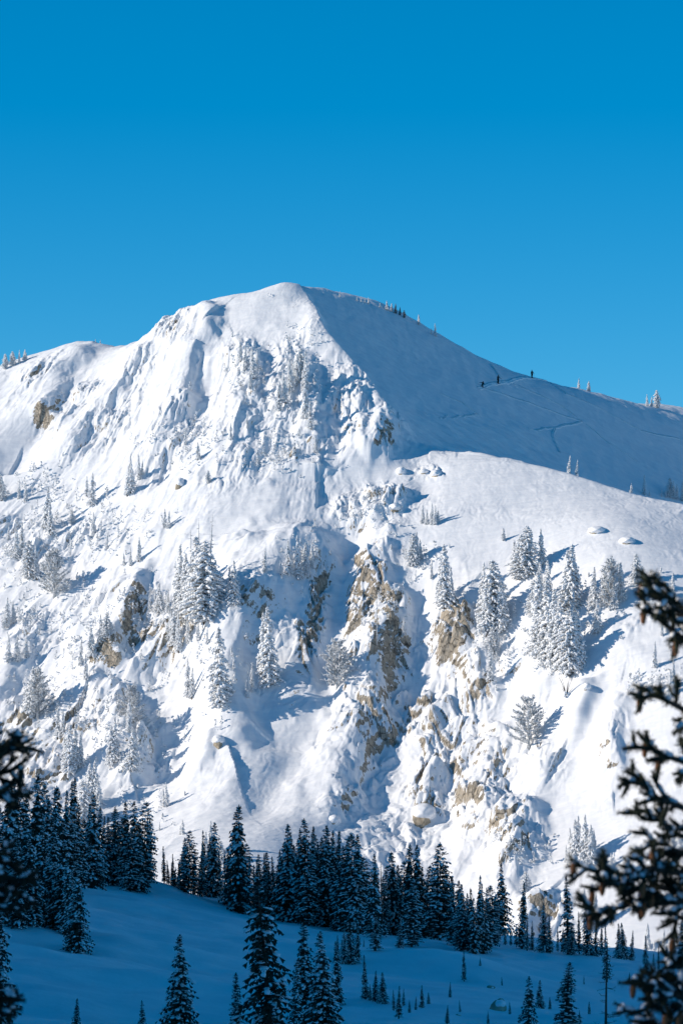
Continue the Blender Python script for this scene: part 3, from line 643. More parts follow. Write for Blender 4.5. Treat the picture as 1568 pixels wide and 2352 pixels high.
grove("in the steep frosted stand above the dark forest", G1, [(134,1625,1696,'f'),(144,1630,1692,'f'),(150,1690,1772,'f'),(161,1665,1782,'F'),(171,1660,1772,'f'),(186,1680,1762,'f')])
grove("between the cliff and the dark forest tops", G1, [(193,1790,1900,'F'),(204,1752,1852,'F'),(216,1745,1852,'F'),(227,1790,1882,'f'),(385,1795,1852,'f'),(377,1810,1852,'f')])
grove("leaning out beside the central gully", G1, [(774,1465,1582,'r'),(762,1490,1575,'f')])
grove("clinging to the beige cliff", G1, [(865,1368,1482,'X'),(926,1418,1462,'f'),(1050,1398,1426,'f')])
# right shoulder
grove("in the small lone clump high on the right shoulder", G1, [(970,1160,1202,'f'),(979,1170,1206,'f'),(991,1155,1206,'f'),(998,1160,1206,'f'),(1004,1172,1202,'f')])
grove("in the group at the top of the beige cliff", G1, [(941,1236,1300,'f'),(948,1224,1302,'F'),(955,1220,1292,'f'),(965,1238,1286,'f')])
grove("in the wide clump right of the beige cliff top", G1, [(990,1285,1332,'f'),(1009,1290,1392,'f'),(1022,1248,1400,'F'),(1036,1300,1386,'f')])
grove("in the pyramid-shaped clump", G1, [(1106,1290,1422,'f'),(1116,1330,1462,'F'),(1131,1285,1452,'F'),(1151,1332,1452,'F'),(1128,1440,1502,'F'),(1140,1440,1500,'f'),(1125,1480,1567,'f')])
grove("in the upper row behind the biggest clump", G1, [(1155,1212,1242,'f'),(1178,1240,1312,'f'),(1193,1228,1332,'F'),(1209,1207,1327,'F'),(1243,1212,1302,'f')])
grove("in the upper half of the biggest right clump", G1, [(1238,1290,1352,'f'),(1256,1285,1382,'f'),(1297,1262,1402,'f'),(1307,1248,1402,'F'),(1317,1272,1382,'F'),(1226,1330,1422,'F')])
grove("in the lower half of the biggest right clump", G1, [(1235,1402,1512,'F'),(1241,1310,1502,'f'),(1253,1330,1512,'F'),(1270,1350,1532,'f'),(1286,1380,1542,'F'),(1305,1398,1552,'F'),(1319,1412,1546,'F'),(1329,1402,1532,'f')])
grove("in the shaded group right of the biggest clump", G1, [(1352,1350,1402,'f'),(1361,1300,1402,'f'),(1370,1375,1456,'F'),(1386,1300,1392,'F'),(1400,1276,1402,'r'),(1425,1290,1382,'f'),(1408,1320,1400,'F')])
grove("along the terrace at the far right", G1, [(1461,1270,1342,'F'),(1537,1330,1382,'f'),(1541,1315,1372,'f'),(1532,1400,1452,'f'),(1519,1420,1462,'f'),(1502,1472,1536,'f')])
grove("near the right edge above the bough tips", G1, [(1545,1515,1582,'f'),(1538,1536,1602,'F'),(1510,1550,1592,'f'),(1490,1575,1602,'f'),(1520,1560,1600,'f')])
grove("standing alone on the smooth right slope", G1, [(1213,1594,1722,'r')])
grove("poking from the snow hump at the right", G1, [(1300,1540,1602,'b'),(1236,1690,1722,'b')])
grove("along the shoulder edge at the upper right", G1, [(1448,1110,1131,'f',856),(1478,1090,1136,'F'),(1490,1125,1139,'f'),(1518,1122,1141,'f'),(1528,1124,1143,'f'),(1537,1097,1142,'F'),(1545,1103,1146,'F'),(1553,1110,1147,'F'),(1566,1105,1152,'f')])
grove("half sunk behind the shoulder edge", G1, [(1305,1045,1068,'f',865),(1323,1055,1070,'f',865)])
grove("in the lit clump low on the right slope", G1, [(1300,1940,1982,'f'),(1310,1900,1982,'f'),(1318,1880,1986,'F'),(1326,1872,1982,'f'),(1340,1870,1986,'f'),(1349,1900,1986,'F'),(1356,1893,1986,'f'),(1363,1905,1976,'f')])
grove("scattered on the lower right slope", G1, [(1225,1955,1982,'f'),(1205,2000,2052,'F'),(1213,2008,2042,'f'),(1385,1965,1987,'f'),(1404,1958,1990,'f')])
grove("behind the bough tips at the right edge", G1, [(1530,1900,1952,'f'),(1545,1895,1942,'f'),(1560,1905,1952,'F')])
grove("at the foot of the sunny fan", G1, [(415,1895,1917,'f'),(421,1883,1917,'f'),(350,1875,1912,'f'),(470,1908,1985,'F'),(483,1885,1965,'f'),(508,1930,1985,'F'),(366,1888,1908,'f')])
grove("on the lit slope behind the valley trees at right", G1, [(1340,2040,2142,'f'),(1352,2060,2140,'f'),(1365,2050,2130,'f'),(1500,2160,2215,'f'),(1522,2133,2190,'f'),(1540,2128,2195,'F'),(1486,2120,2180,'f')])
# dark trees, left forest
grove("in the front corner of the left forest", G2, [(122,1905,2132,'d'),(140,1925,2140,'D'),(155,1960,2150,'d'),(166,1995,2178,'d'),(180,1985,2188,'D')], 'g')
grove("in the near rows of the left forest", G2, [(4,1850,2122,'D'),(28,1900,2124,'d'),(45,1925,2130,'D'),(62,1862,2120,'d'),(80,1915,2128,'D'),(98,1880,2118,'D'),(112,1870,2125,'d')], 'g')
grove("among the tall spires of the left forest", G2, [(8,1800,2060,'D',440),(30,1778,2080,'d',440),(52,1792,2080,'d',445),(66,1830,2080,'D',450),(78,1775,2080,'d',450),(93,1812,2080,'d',455),(101,1798,2070,'D',460),(112,1830,2070,'d',455)], 'g')
grove("in the back row of the left forest", G2, [(126,1815,2050,'d',470),(138,1802,2050,'D',475),(150,1812,2040,'d',480),(160,1790,2040,'s',485),(167,1782,2040,'s',485),(158,1850,2045,'D',480),(178,1842,2030,'D',490),(40,1850,2060,'D',470),(20,1860,2060,'D',470),(85,1860,2050,'D',480),(120,1870,2050,'D',480)], 'g')
grove("in the stand left of the open slope", G2, [(203,1842,2018,'d',500),(211,1820,2022,'D',500),(226,1852,2005,'d',515),(236,1872,2008,'d',520),(250,1874,2010,'D',520),(190,1880,2025,'D',500)], 'g')
grove("in the clump topping the open slope", G2, [(263,1850,2012,'d',520),(270,1856,2012,'D',525),(293,1838,2010,'d',520),(300,1900,2048,'D'),(311,1838,2046,'D'),(328,1838,2042,'D'),(322,1890,2046,'d'),(341,1880,2018,'d',525),(280,1875,2012,'D',528)], 'g')
grove("in the small group beside the open slope", G2, [(378,1942,2018,'s'),(388,1975,2018,'d'),(396,1980,2022,'d'),(403,1990,2024,'d')], 'g')
grove("in the pair of spires left of centre", G2, [(421,1922,2046,'D'),(433,1905,2052,'D'),(411,1975,2030,'d')], 'g')
grove("in the thick clump before the sunny fan", G2, [(458,1985,2052,'d'),(470,1905,2056,'s'),(482,1922,2054,'D'),(491,1886,2060,'D'),(505,1955,2060,'d'),(517,1952,2070,'s'),(526,1990,2074,'d')], 'g')
grove("beside the tall twin-topped spire", G2, [(537,1850,2082,'D'),(548,1845,2096,'D'),(560,1960,2088,'d'),(572,1963,2092,'s'),(584,1985,2092,'d'),(592,1972,2096,'d'),(605,1958,2098,'s')], 'g')
grove("behind the big near fir's top", G2, [(618,1978,2100,'d',515),(632,1965,2100,'d',515),(641,1950,2104,'s',512),(646,1985,2108,'D',510),(662,1890,2118,'D',508),(678,1938,2112,'d',512)], 'g')
grove("in the dense central row", G2, [(692,1900,2122,'d',505),(701,1877,2128,'D',503),(715,1895,2126,'s',505),(729,1935,2124,'d',508),(741,1898,2130,'d',502),(750,1893,2126,'D',505),(759,1905,2128,'s',502),(768,1905,2130,'d',502),(708,1960,2130,'D',498)], 'g')
grove("in the dense row right of centre", G2, [(780,1935,2136,'d',498),(793,1960,2138,'D',498),(811,1910,2135,'D',495),(820,1913,2135,'d',495),(833,1975,2135,'D',500),(857,1958,2152,'D'),(876,1976,2132,'x',500),(887,2012,2128,'d',505),(868,2000,2135,'d',500)], 'g')
grove("in the open row above the knoll", G2, [(907,1953,2149,'D'),(922,2010,2130,'d',505),(938,1937,2120,'d',508),(959,1938,2120,'D',508),(977,2015,2120,'d',508),(945,2020,2176,'D'),(917,2108,2178,'d'),(990,2035,2125,'d',508)], 'g')
grove("around the tallest spire above the knoll", G2, [(1009,1932,2160,'D'),(1001,1980,2130,'d',508),(1041,2015,2172,'d'),(1054,2040,2175,'d'),(1063,2028,2184,'D'),(1080,2038,2186,'d')], 'g')
grove("in the cluster right of the knoll's crest", G2, [(1096,2008,2190,'s'),(1108,2026,2190,'d'),(1117,2037,2182,'d'),(1127,2032,2176,'D'),(1155,1980,2134,'D'),(1143,2050,2140,'d'),(1088,2060,2190,'D')], 'g')
grove("in the thin stand at lower right of centre", G2, [(1160,2130,2171,'s'),(1172,2127,2172,'s'),(1185,2124,2172,'s'),(1197,2026,2180,'d'),(1209,2107,2184,'s'),(1221,2114,2182,'d'),(1138,2147,2168,'d')], 'g')
grove("in the row before the lit rocks", G2, [(1249,2072,2188,'D'),(1262,2099,2190,'d'),(1280,2127,2180,'s',512),(1304,2010,2192,'s',None,1.5),(1311,2120,2194,'D'),(1329,2093,2192,'s'),(1292,2130,2188,'d')], 'g')
grove("below the low hanging bough", G2, [(1350,2077,2194,'D'),(1367,2107,2196,'d'),(1380,2120,2196,'d'),(1420,2120,2202,'D'),(1432,2118,2204,'D'),(1448,2135,2206,'d')], 'g')
grove("on the slope edge at lower right", G2, [(1392,2127,2256,'s'),(1444,2233,2256,'d'),(1483,2147,2238,'d'),(1511,2172,2258,'s'),(1500,2190,2240,'d'),(1563,2093,2222,'D'),(1548,2150,2225,'d'),(1530,2170,2225,'d')], 'g')
grove("in front of the dense central row", G2, [(774,2147,2212,'d'),(790,2130,2214,'D'),(806,2098,2214,'D'),(861,2100,2184,'s',None,2.2),(835,2163,2176,'d'),(820,2120,2205,'d')], 'g')
grove("on the knoll's smooth snow", G2, [(1065,2182,2254,'s'),(1102,2200,2219,'d'),(1033,2255,2291,'d'),(1056,2298,2326,'s'),(1152,2256,2264,'d')], 'g')
grove("in the left sapling group below the knoll", G2, [(839,2192,2296,'d'),(861,2228,2302,'d'),(878,2232,2306,'D'),(850,2260,2300,'d')], 'g')
grove("in the right sapling group below the knoll", G2, [(904,2273,2322,'s'),(915,2263,2340,'s'),(926,2270,2312,'s'),(940,2296,2326,'d'),(954,2288,2320,'d'),(969,2262,2316,'d'),(984,2282,2307,'d'),(1026,2308,2352,'d')], 'g')
grove("in the far back rows at centre left", G2, [(399,1960,2040,'d',530),(446,1950,2060,'d',530),(462,1940,2060,'d',530),(526,1945,2080,'d',528),(553,1925,2090,'d',526),(566,1935,2090,'D',526),(598,1960,2100,'d',522),(612,1955,2100,'D',520)], 'g')
grove("hidden deep in the central dark row", G2, [(652,1930,2110,'D',518),(670,1915,2118,'d',518),(685,1925,2120,'D',515),(722,1915,2125,'D',512),(735,1920,2128,'d',512),(755,1930,2130,'D',510),(775,1925,2130,'d',508),(787,1940,2135,'D',508),(802,1930,2135,'d',506)], 'g')
grove("in the back rows right of centre", G2, [(842,1965,2140,'D',506),(864,1990,2140,'d',508),(893,1985,2140,'D',508),(903,2000,2135,'d',510),(914,1985,2135,'d',510),(930,1975,2130,'D',512),(950,1975,2125,'D',512),(968,1990,2125,'d',512)], 'g')
grove("in the back rows beyond the knoll", G2, [(984,1985,2130,'D',512),(996,2010,2135,'d',512),(1020,1985,2140,'D',512),(1032,2010,2150,'d',512),(1047,2020,2160,'D',512),(1071,2050,2165,'D',514),(1101,2050,2165,'D',514),(1122,2060,2165,'d',514),(1136,2055,2165,'D',514)], 'g')
grove("on the near snow at bottom right", G2, [(1120,2330,2352,'d'),(1170,2305,2330,'d'),(1262,2290,2318,'d'),(1340,2240,2262,'s'),(1352,2300,2330,'d'),(1330,2325,2350,'d')], 'g')
# near trees that run out of the picture
grove("standing alone on the bottom snowfield", G2, [(416,2143,2500,'D',190,1.0)], 'g')
grove("rising tallest through the bottom centre", G2, [(626,2008,2600,'D',185,1.25)], 'g')
grove("just right of the big central fir", G2, [(700,2112,2420,'d',240,1.2),(748,2135,2500,'D',200,1.15),(775,2160,2400,'d',260),(680,2200,2420,'d',230),(728,2200,2420,'d',225)], 'g')
grove("peeking up at the bottom edge", G2, [(175,2292,2450,'d',215),(330,2296,2450,'d',215),(542,2232,2450,'s',215,1.6),(640,2312,2600,'D',150,1.0)], 'g')
grove("at the bottom right of the snowfield", G2, [(1209,2240,2480,'D',200),(1238,2250,2330,'D',270),(1299,2208,2356,'s',240,2.4)], 'g')
grove("standing bare at the bottom right", G2, [(1387,2150,2480,'x',190)], 'g')
grove("standing at the bottom left edge", G2, [(2,2070,2500,'d',200,.85),(-25,2000,2500,'D',210,.8)], 'g')
# ------------------------------------------------------------------ boulders with snow caps
def boulder(px, base, wpx, hpx, label, seed, where='m', rot=0, cap=True):
    rnd.seed(seed); p = hit_m(px, base, GZ, 705, 1045) if where == 'm' else hit_g(px, base)
    sc = p[1] / FP; W = wpx * sc / 2; H_ = hpx * sc / 2
    import bmesh
    root = empty("boulder", (p[0], p[1], p[2] + H_ * (.12 if hpx > 30 else -.14)), rot); tag(root, label, "boulder", "boulders standing out of the snow")
    def stone(rad, flat, planes, m, name, jit):
        bm = bmesh.new(); bmesh.ops.create_icosphere(bm, subdivisions=4, radius=1)
        for v in bm.verts:
            d = v.co.normalized(); r_ = 1.0
            for n_, k in planes:
                q = d.dot(n_)
                if q > .05: r_ = min(r_, k / q)
            r_ = r_ + jit * (math.sin(d.x * 7 + seed) * math.sin(d.y * 6) * math.sin(d.z * 8 + 1)); v.co = Vector((d.x * rad[0] * r_, d.y * rad[1] * r_, d.z * rad[2] * r_))
            if flat and v.co.z < 0: v.co.z *= .9
        me = bpy.data.meshes.new(name); bm.to_mesh(me); bm.free(); me.materials.append(m)
        me.polygons.foreach_set("use_smooth", [bool(flat)] * len(me.polygons))
        o = bpy.data.objects.new(name, me); COL.objects.link(o); o.parent = root; return o
    pl = [(Vector((rnd.uniform(-1, 1), rnd.uniform(-1, 1), rnd.uniform(-.7, .8))).normalized(), rnd.uniform(.5, .8)) for _ in range(12)] + [(Vector((-.3, -1, .1)).normalized(), .6), (Vector((.75, -.6, 0)).normalized(), .7)]
    stone((W, W * 1.05, H_), False, pl, M_ROCK, "rock", .015)
    kf = (1 if hpx > 30 else 1.22) if cap else .55
    c = stone((W * 1.04 * kf, W * 1.6 * kf, H_ * .75 * kf), True, [(Vector((rnd.uniform(-1, 1), rnd.uniform(-1, 1), .2)).normalized(), .88) for _ in range(4)], M_SNOW, "snow_cap", .05)
    c.location = (.12 * W, (.75 if cap else .2) * W, H_ * (.48 if cap else .35))
for k, q in enumerate([
 (970, 1888, 58, 62, "largest beige boulder below the cliffs, wearing a thick snow cap"),
 (1000, 1092, 22, 20, "right one of two small capped boulders high on the right shoulder"),
 (972, 1086, 18, 16, "left one of two small capped boulders high on the right shoulder"),
 (920, 1088, 20, 24, "small capped boulder just below the arete's lower end"),
 (905, 1172, 26, 22, "dark boulder in the blue-shaded dip below the arete"),
 (412, 1120, 24, 34, "beige boulder on the open slope left of centre"),
 (500, 1712, 30, 34, "boulder at the tip of the shaded spur above the fan"),
 (1368, 1222, 34, 22, "wide capped boulder on the smooth snow at upper right"),
 (1438, 1246, 30, 22, "snow-capped boulder nearest the right edge on the upper snow"),
 (1345, 1582, 18, 22, "boulder on the hump above the big round hollow"),
 (765, 1888, 26, 26, "boulder hanging at the lowest left tip of the beige cliff"),
 (1480, 1362, 30, 16, "dark boulder in the shade of the far right terrace"),
]): boulder(*q, seed=k * 7 + 3)
boulder(1145, 2322, 46, 60, "dark snow-streaked rock outcrop on the knoll in the valley shade", 91, 'g', 0, False)
boulder(1126, 2270, 26, 16, "small dark rock above the snow-streaked outcrop in the valley shade", 92, 'g', 0, False)
boulder(1052, 2332, 22, 10, "flat dark rock at the foot of the knoll", 93, 'g', 0, False)

# ------------------------------------------------------------------ ski tracks pressed into the shaded slope
def track(poly, width, name="ski_track"):
    P = [hit_m(a, b, GZ, 860, 1045)[:2] for a, b in poly]; pts = []
    for i in range(len(P) - 1):
        n = max(2, int(np.hypot(*(P[i + 1] - P[i])) / .35))
        for k in range(n): pts.append(P[i] + (P[i + 1] - P[i]) * k / n)
    pts.append(P[-1]); m = MB(); n = 0
    pts = [p + .12 * np.array((math.sin(i * .21), math.cos(i * .17))) for i, p in enumerate(pts)]
    for i, p in enumerate(pts):
        a = pts[max(i - 1, 0)]; b = pts[min(i + 1, len(pts) - 1)]; d = (b - a) / max(np.hypot(*(b - a)), 1e-6); s = np.array((-d[1], d[0]))
        for j, (o_, h_) in enumerate(((-1, -.05), (-.75, .22), (-.3, .04), (.3, .04), (.75, .22), (1, -.05))):
            q = p + s * o_ * width / 2 * (1 + .2 * math.sin(i * .7 + j)); z = float(grid_h(GZ, q[0], q[1])); m.v.append((q[0], q[1], z + h_ + .02 * math.sin(i * 1.3 + j)))
    for i in range(len(pts) - 1):
        for j in range(5):
            a = i * 6 + j; m.f.append((a, a + 1, a + 7, a + 6)); m.m.append(0); m.sm.append(True)
    o = m.build(name, M_TRACK); o["kind"] = "structure"
M_TRACK = mat("packed snow", b_simple((.93, .94, .95), .7, .03, 3, .02))
track([(1098, 893), (1125, 884), (1145, 881), (1168, 880), (1178, 874), (1215, 869), (1250, 869)], 1.0)
track([(1112, 894), (1160, 908), (1200, 922), (1250, 940), (1300, 958), (1337, 970), (1300, 978), (1272, 983), (1215, 986)], .5)
track([(1274, 984), (1268, 996), (1272, 1012), (1284, 1040)], .6)
track([(1125, 838), (1145, 864), (1160, 876)], .35)
track([(1180, 885), (1230, 905), (1290, 935), (1330, 965)], .4)
track([(1260, 880), (1300, 905), (1380, 940), (1470, 990), (1560, 1010)], .4)
track([(1010, 905), (1060, 925), (1100, 955), (1010, 962)], .35)
track([(1345, 975), (1400, 1020), (1460, 1060)], .35)

# ------------------------------------------------------------------ skiers
def skin_mesh(name, verts, edges, radii, m, parent, root_i=0, sub=2):
    me = bpy.data.meshes.new(name); me.from_pydata(verts, edges, []); o = bpy.data.objects.new(name, me); COL.objects.link(o)
    sk = o.modifiers.new("skin", 'SKIN'); ss = o.modifiers.new("sub", 'SUBSURF'); ss.levels = sub; ss.render_levels = sub
    if not me.skin_vertices: me.skin_vertices.new() if hasattr(me.skin_vertices, 'new') else None
    for i, r_ in enumerate(radii): me.skin_vertices[0].data[i].radius = (r_, r_)
    me.skin_vertices[0].data[root_i].use_root = True
    dg = bpy.context.evaluated_depsgraph_get(); dg.update(); ev = bpy.data.meshes.new_from_object(o.evaluated_get(dg))
    o.modifiers.clear(); o.data = ev; ev.name = name; ev.materials.clear(); ev.materials.append(m); ev.polygons.foreach_set("use_smooth", [True] * len(ev.polygons))
    o.parent = parent; return o
def ellipsoid(name, c, r_, m, parent, cut=None, seg=14):
    import bmesh
    bm = bmesh.new(); bmesh.ops.create_uvsphere(bm, u_segments=seg, v_segments=10, radius=1)
    for v in bm.verts:
        if cut is not None and v.co.z < cut: v.co.z = cut
        v.co = Vector((c[0] + v.co.x * r_[0], c[1] + v.co.y * r_[1], c[2] + v.co.z * r_[2]))
    me = bpy.data.meshes.new(name); bm.to_mesh(me); bm.free(); me.materials.append(m); me.polygons.foreach_set("use_smooth", [True] * len(me.polygons))
    o = bpy.data.objects.new(name, me); COL.objects.link(o); o.parent = parent; return o
def skier(px, base, hpx, label, pose, rz, ski_m, skin=True):
    p = hit_m(px, base, GZ, 860, 1045); root = empty("person", tuple(p), rz); tag(root, label, "person", "skiers on the shaded slope")
    S = pose
    names = list(S['pts']); V = [Vector(S['pts'][n]) for n in names]; ix = {n: i for i, n in enumerate(names)}
    E = [(ix[a], ix[b]) for a, b in S['edges']]; rad = [S['rad'][n] for n in names]
    skin_mesh("body", [tuple(v) for v in V], E, rad, M_JACKET, root, ix['pelvis'])
    # trousers over the legs
    legs = [n for n in names if n in ('pelvis', 'hipL', 'hipR', 'kneeL', 'kneeR', 'ankL', 'ankR')]
    li = {n: i for i, n in enumerate(legs)}
    skin_mesh("trousers", [tuple(S['pts'][n]) for n in legs], [(li[a], li[b]) for a, b in S['edges'] if a in li and b in li], [S['rad'][n] + .02 for n in legs], M_PANTS, root, li['pelvis'])
    h = Vector(S['pts']['head']); f = Vector(S.get('face', (0, -1, 0)))
    ellipsoid("face", h + f * .045 + Vector((0, 0, -.01)), (.075, .075, .105), M_SKIN, root)
    ellipsoid("nose", h + f * .125 + Vector((0, 0, -.02)), (.014, .018, .022), M_SKIN, root, seg=8)
    ellipsoid("helmet", h + Vector((0, 0, .03)), (.118, .13, .125), M_HELM, root, -.25)
    ch = Vector(S['pts']['chest']); ellipsoid("backpack", ch - f * .2 + Vector((0, 0, -.08)), (.15, .11, .25), M_PACK, root)
    for sgn in ('L', 'R'):
        w_ = Vector(S['pts']['wrist' + sgn]); e = Vector(S['pts']['elb' + sgn]); d = (w_ - e).normalized(); u = d.orthogonal().normalized(); v_ = d.cross(u); m = MB()
        m.tube([tuple(w_), tuple(w_ + d * .05), tuple(w_ + d * .09)], [.036, .045, .038], 0, 8)
        for k in range(4):
            b0 = w_ + d * .08 + u * (k - 1.5) * .019; m.tube([tuple(b0), tuple(b0 + d * .04 + v_ * .01), tuple(b0 + d * (.05 - .004 * abs(k - 1.5)) + v_ * .04)], [.012, .011, .008], 0, 6)
        b0 = w_ + d * .04 + u * .035; m.tube([tuple(b0), tuple(b0 + u * .03 + v_ * .02), tuple(b0 + u * .03 + v_ * .05)], [.012, .011, .009], 0, 6)
        m.build("glove", M_PANTS, root)
        ft = Vector(S['pts']['ank' + sgn]); sd = Vector(S['skidir']); m = MB()
        m.tube([tuple(ft + Vector((0, 0, .1))), tuple(ft + Vector((0, 0, -.03))), tuple(ft + sd * .1 + Vector((0, 0, -.07))), tuple(ft + sd * .2 + Vector((0, 0, -.08)))], [.065, .07, .055, .04], 0, 8); m.build("boot", M_HELM, root)
        m = MB(); c = ft + Vector((0, 0, -.13)); sn = Vector((-sd.y, sd.x, 0)).normalized()
        L_ = [(-.8, .0, .045), (-.4, 0, .04), (0, 0, .038), (.5, 0, .045), (.75, .02, .05), (.9, .09, .02)]
        for (a0, z0, w0), (a1, z1, w1) in zip(L_[:-1], L_[1:]):
            A = c + sd * a0 + Vector((0, 0, z0)); B = c + sd * a1 + Vector((0, 0, z1)); t = Vector((0, 0, .012))
            m.quad(tuple(A - sn * w0 + t), tuple(B - sn * w1 + t), tuple(B + sn * w1 + t), tuple(A + sn * w0 + t)); m.quad(tuple(A + sn * w0 - t), tuple(B + sn * w1 - t), tuple(B - sn * w1 - t), tuple(A - sn * w0 - t))
            m.quad(tuple(A - sn * w0 - t), tuple(B - sn * w1 - t), tuple(B - sn * w1 + t), tuple(A - sn * w0 + t)); m.quad(tuple(A + sn * w0 + t), tuple(B + sn * w1 + t), tuple(B + sn * w1 - t), tuple(A + sn * w0 - t))
        m.build("ski", ski_m, root)
    k = (hpx * p[1] / FP) / 1.92; root.scale = (k, k, k)
    sidew = {'L': 'left', 'R': 'right'}
    for sgn in ('L', 'R'):
        w_ = Vector(S['pts']['wrist' + sgn]); d = Vector(S['pole' + sgn])
        m = MB(); m.tube([(0, 0, 0), tuple(d * 1.15)], [.011, .007], 0, 5); g = m.build("ski_pole", M_POLE)
        b = MB(); b.tube([tuple(d * 1.07), tuple(d * 1.085)], [.045, .045], 0, 8); b.build("basket", M_POLE, g)
        mt = Matrix.Translation(p) @ Matrix.Rotation(rz, 4, 'Z') @ Matrix.Scale(k, 4); g.location = mt @ (w_ + (w_ - Vector(S['pts']['elb' + sgn])).normalized() * .07); g.rotation_euler = (0, 0, rz); g.scale = (k, k, k)
        side = sgn if math.cos(rz) > 0 else ('R' if sgn == 'L' else 'L')
        tag(g, f"thin ski pole at the {'left' if side == 'L' else 'right'} side of the {S['who']} skier", "ski pole", "ski poles of the skiers")
EDG = [('pelvis','spine'),('spine','chest'),('chest','neck'),('neck','head'),('chest','shL'),('shL','elbL'),('elbL','wristL'),('chest','shR'),('shR','elbR'),('elbR','wristR'),
       ('pelvis','hipL'),('hipL','kneeL'),('kneeL','ankL'),('pelvis','hipR'),('hipR','kneeR'),('kneeR','ankR')]
RAD = dict(pelvis=.155, spine=.15, chest=.17, neck=.06, head=.1, shL=.085, shR=.085, elbL=.06, elbR=.06, wristL=.04, wristR=.04, hipL=.11, hipR=.11, kneeL=.08, kneeR=.08, ankL=.06, ankR=.06)
stand = dict(pts=dict(pelvis=(0,0,.98), spine=(0,-.03,1.18), chest=(.01,-.06,1.4), neck=(.02,-.09,1.57), head=(.03,-.12,1.71), shL=(-.2,-.05,1.46), elbL=(-.26,-.12,1.2), wristL=(-.22,-.34,1.08),
  shR=(.21,-.06,1.46), elbR=(.33,-.14,1.24), wristR=(.43,-.36,1.12), hipL=(-.1,0,.92), kneeL=(-.1,-.08,.54), ankL=(-.09,.0,.16), hipR=(.1,0,.92), kneeR=(.1,-.06,.54), ankR=(.1,.02,.16)),
  edges=EDG, rad=RAD, face=(0,-1,0), skidir=(0,-1,0), poleL=(-.05,-.1,-.95), poleR=(.15,-.15,-.95), who='middle')
walk = dict(pts=dict(pelvis=(0,0,.98), spine=(0,-.02,1.18), chest=(.0,-.04,1.4), neck=(.0,-.06,1.57), head=(.0,-.08,1.71), shL=(-.2,-.04,1.46), elbL=(-.24,.02,1.19), wristL=(-.2,-.2,1.05),
  shR=(.2,-.04,1.46), elbR=(.33,-.1,1.24), wristR=(.5,-.2,1.04), hipL=(-.1,0,.92), kneeL=(-.08,-.14,.56), ankL=(-.08,-.1,.16), hipR=(.1,0,.92), kneeR=(.08,.02,.54), ankR=(.06,.2,.18)),
  edges=EDG, rad=RAD, face=(0,-1,0), skidir=(0,-1,0), poleL=(-.03,.1,-.95), poleR=(.1,.1,-.95), who='rightmost')
crouch = dict(pts=dict(pelvis=(.05,.02,.72), spine=(.08,0,.9), chest=(.12,-.03,1.1), neck=(.15,-.05,1.25), head=(.17,-.07,1.38), shL=(-.08,-.05,1.2), elbL=(-.38,-.1,1.17), wristL=(-.66,-.12,1.16),
  shR=(.3,-.05,1.14), elbR=(.42,-.08,.92), wristR=(.52,-.2,.78), hipL=(-.05,0,.66), kneeL=(-.2,-.12,.42), ankL=(-.04,.02,.16), hipR=(.15,.02,.66), kneeR=(.08,-.16,.4), ankR=(.2,0,.16)),
  edges=EDG, rad=RAD, face=(-.7,-.7,0), skidir=(-.97,-.24,0), poleL=(-.45,.05,-.85), poleR=(.25,.1,-.5), who='leftmost')
skier(1107, 890, 18, "crouching skier in dark clothes with outstretched arm on the left end of the track", crouch, 0, M_SKI)
skier(1143, 882, 21, "upright skier in dark clothes standing in the middle of the three", stand, .5, M_SKI2)
skier(1221, 869, 20, "upright skier in dark clothes standing highest and rightmost at the skyline", walk, -.4, M_SKI2)

